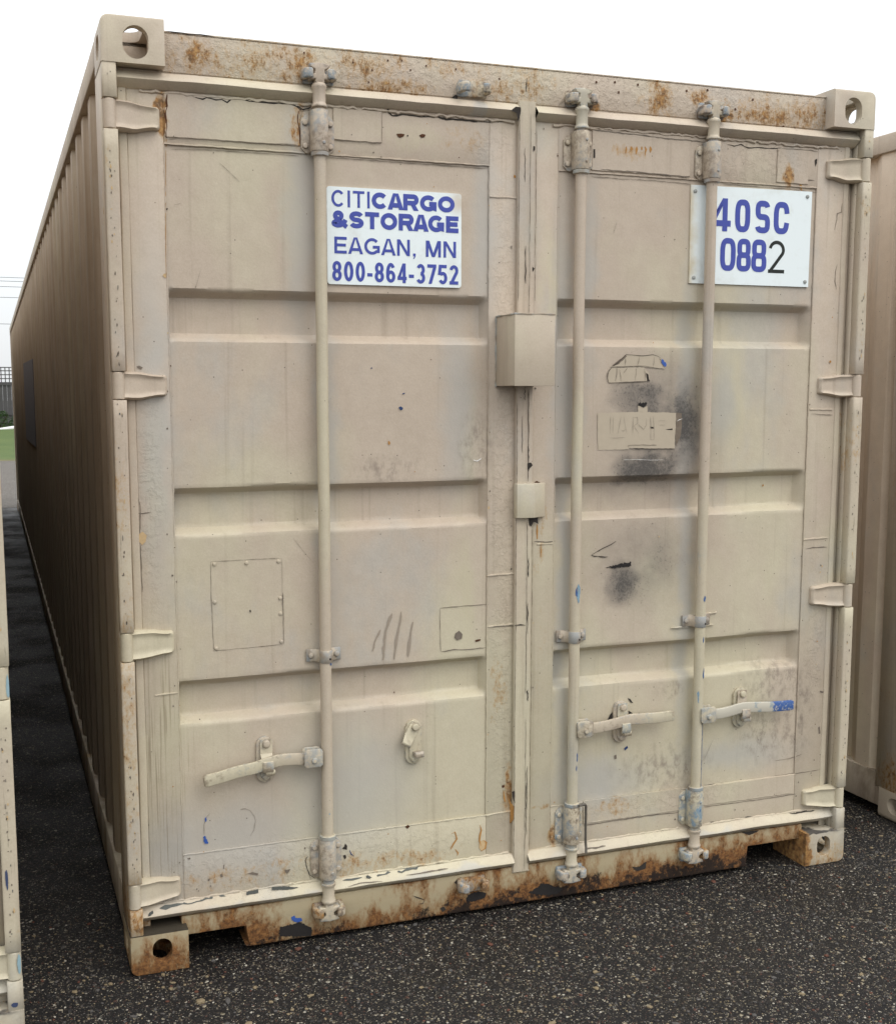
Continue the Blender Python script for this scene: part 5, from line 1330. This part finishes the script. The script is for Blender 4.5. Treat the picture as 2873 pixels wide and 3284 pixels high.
gm = k.fin(c, .95, k.bump(k.noise(50, 3), .7, .03))
mb = MB(); mb.grid(24, 14, lambda a, b: (-60+120*a, 28.2+17*b, .008+ (0 if b == 0 else .55*sstep(.05, .8, b)+.02*N3(a*40, b*9)))); tag(mb.build('grass_bank', gm), kind='structure')

# loose stones lying in the asphalt, one mass
cols = [flat('stone_'+n, h, .75, .25, 200) for n, h in (('tan', '7d6f57'), ('pale', 'a29c8f'), ('grey', '504d4a'), ('red', '5c3c30'), ('dark', '2b2928'))]
mb = MB(); rnd = random.Random(11)
ico = bmesh.new(); bmesh.ops.create_icosphere(ico, subdivisions=1, radius=1); IV = [v.co.copy() for v in ico.verts]; IF = [tuple(v.index for v in f.verts) for f in ico.faces]; ico.free()
def stone(x, y, r, mi):
    i = len(mb.v); a = rnd.uniform(0, 6.28); sx, sy, sz = rnd.uniform(.75, 1.3), rnd.uniform(.6, 1.0), rnd.uniform(.35, .6)
    for v in IV:
        q = v*rnd.uniform(.85, 1.12); X, Y = q.x*sx*r, q.y*sy*r
        mb.v.append((x+X*math.cos(a)-Y*math.sin(a), y+X*math.sin(a)+Y*math.cos(a), q.z*sz*r+.12*r))
    for f in IF: mb.f.append(tuple(i+q for q in f)); mb.mi.append(mi)
def pick(): 
    t = rnd.random(); return 0 if t < .16 else 1 if t < .24 else 2 if t < .56 else 3 if t < .64 else 4
cnt = 0
while cnt < 12000:
    x, y = rnd.uniform(-.5, 3.4), rnd.uniform(-1.5, .5)
    if y > .05 and x > 0: 
        if x < 2.44: continue
    t = rnd.random(); r = .0022+.0038*t*t if rnd.random() < .93 else rnd.uniform(.006, .010)
    q = pick(); stone(x, y, r if q != 1 else min(r, .0045), q); cnt += 1
for x, y, r, mi in ((.16, -.20, .017, 0), (.23, -.22, .014, 2), (.20, -.40, .016, 1), (.27, -.41, .013, 1), (.52, -.50, .014, 1), (1.0, -.62, .012, 0), (.05, -.30, .012, 1)): stone(x, y, r, mi)
tag(mb.build('loose_gravel', cols, None, smooth=False), kind='stuff')

# ------------------------------------------------------------------ beyond the yard: fence, hedge, white pipe, cables
wood = flat('weathered_boards', '4f4d4d', .85, .3, 6)
fe = empty('wooden_fence', (0, 41.8, .4)); tag(fe, 'grey board fence with lattice top far behind the gap between the containers', 'fence')
mb = MB(); rnd = random.Random(2); x = -9.0
while x < 12:
    mb.box(x, x+.145, -.012+rnd.uniform(-.004, .004), .012, .05, 1.68+rnd.uniform(-.01, .01)); x += .150
mb.box(-9, 12, -.05, -.012, .55, .65); mb.box(-9, 12, -.05, -.012, 1.62, 1.70)
mb.build('board_panel', wood, fe)
mb = MB()
for k in range(150):
    x = -9+k*.14
    if x < 12: mb.box(x, x+.035, -.01, 0, 1.70, 2.24)
for z in (1.70, 1.84, 1.98, 2.12, 2.24): mb.box(-9, 12, 0, .01, z, z+.035)
mb.build('lattice', wood, fe)
for k in range(9):
    mb = MB(); x = -9+k*2.6; mb.box(x, x+.1, .02, .12, 0, 2.3); mb.build('fence_post', wood, fe)
# hedge plants along the fence foot, each a clump of leaves on stems
leaf = NT('hedge_leaf'); c = leaf.mix(leaf.noise(3, 4), lin('2f4a25'), lin('55713a')); leaf = leaf.fin(c, .7)
stem = flat('hedge_stem', '4b4032', .9)
def shrub(loc, h, w, seed):
    r = empty('hedge_shrub', loc); rnd = random.Random(seed)
    mb = MB()
    for _ in range(900):
        a = rnd.uniform(0, 6.28); t = rnd.random()**.5; zz = rnd.random(); rr = w*(t)*(1-.6*zz*zz); p = Vector((rr*math.cos(a), rr*math.sin(a)*.7, .06+h*zz))
        u = Vector((rnd.uniform(-1, 1), rnd.uniform(-1, 1), rnd.uniform(-.6, 1))).normalized(); v = u.cross(Vector((rnd.uniform(-1, 1), .3, 1))).normalized(); s = rnd.uniform(.02, .045)
        mb.face([p-u*s, p+v*s*.5, p+u*s, p-v*s*.5])
    mb.build('foliage', leaf, r, smooth=False)
    mb = MB()
    for _ in range(5):
        a = rnd.uniform(0, 6.28); mb.tube([(0, 0, 0), (.3*w*math.cos(a), .3*w*math.sin(a), h*.5), (.6*w*math.cos(a), .5*w*math.sin(a), h*.85)], [.02, .013, .006], 5)
    mb.build('stem', stem, r)
    return r
s1 = shrub((.05, 40.8, .50), .55, .40, 1); tag(s1, 'low dark green shrub at the foot of the board fence, beside the left neighbour', 'shrub')
s2 = shrub((.62, 41.0, .50), .42, .34, 2); tag(s2, 'smaller shrub at the fence foot, right beside the far corner of the middle container', 'shrub')
mb = MB(); mb.tube([(-6, 39.2, .40), (.0, 39.4, .48), (.4, 39.5, .54), (3, 39.8, .62)], .075, 12)
tag(mb.build('white_pipe', flat('white_pvc', 'd8d8d4', .5, .1)), 'long white pipe lying on the grass bank in front of the fence', 'pipe')
D = 46.8
wire = flat('cable_grey', '4c5156', .6)
for i, (e, nm) in enumerate(((.0931, 'topmost of the five overhead cables above the gap'), (.0902, 'second highest overhead cable, just under the topmost one'), (.0859, 'middle of the five overhead cables above the gap'), (.0775, 'second lowest overhead cable, with sky above and below'), (.0567, 'lowest overhead cable, well below the other four'))):
    mb = MB(); y = D; z = CAM[2]+e*50
    mb.tube([(x, y, z-.004*x*.8+.0006*(x-20)**2*.12) for x in range(-40, 41, 4)], .009, 6)
    tag(mb.build('overhead_cable', wire), nm, 'cable', 'overhead cables')
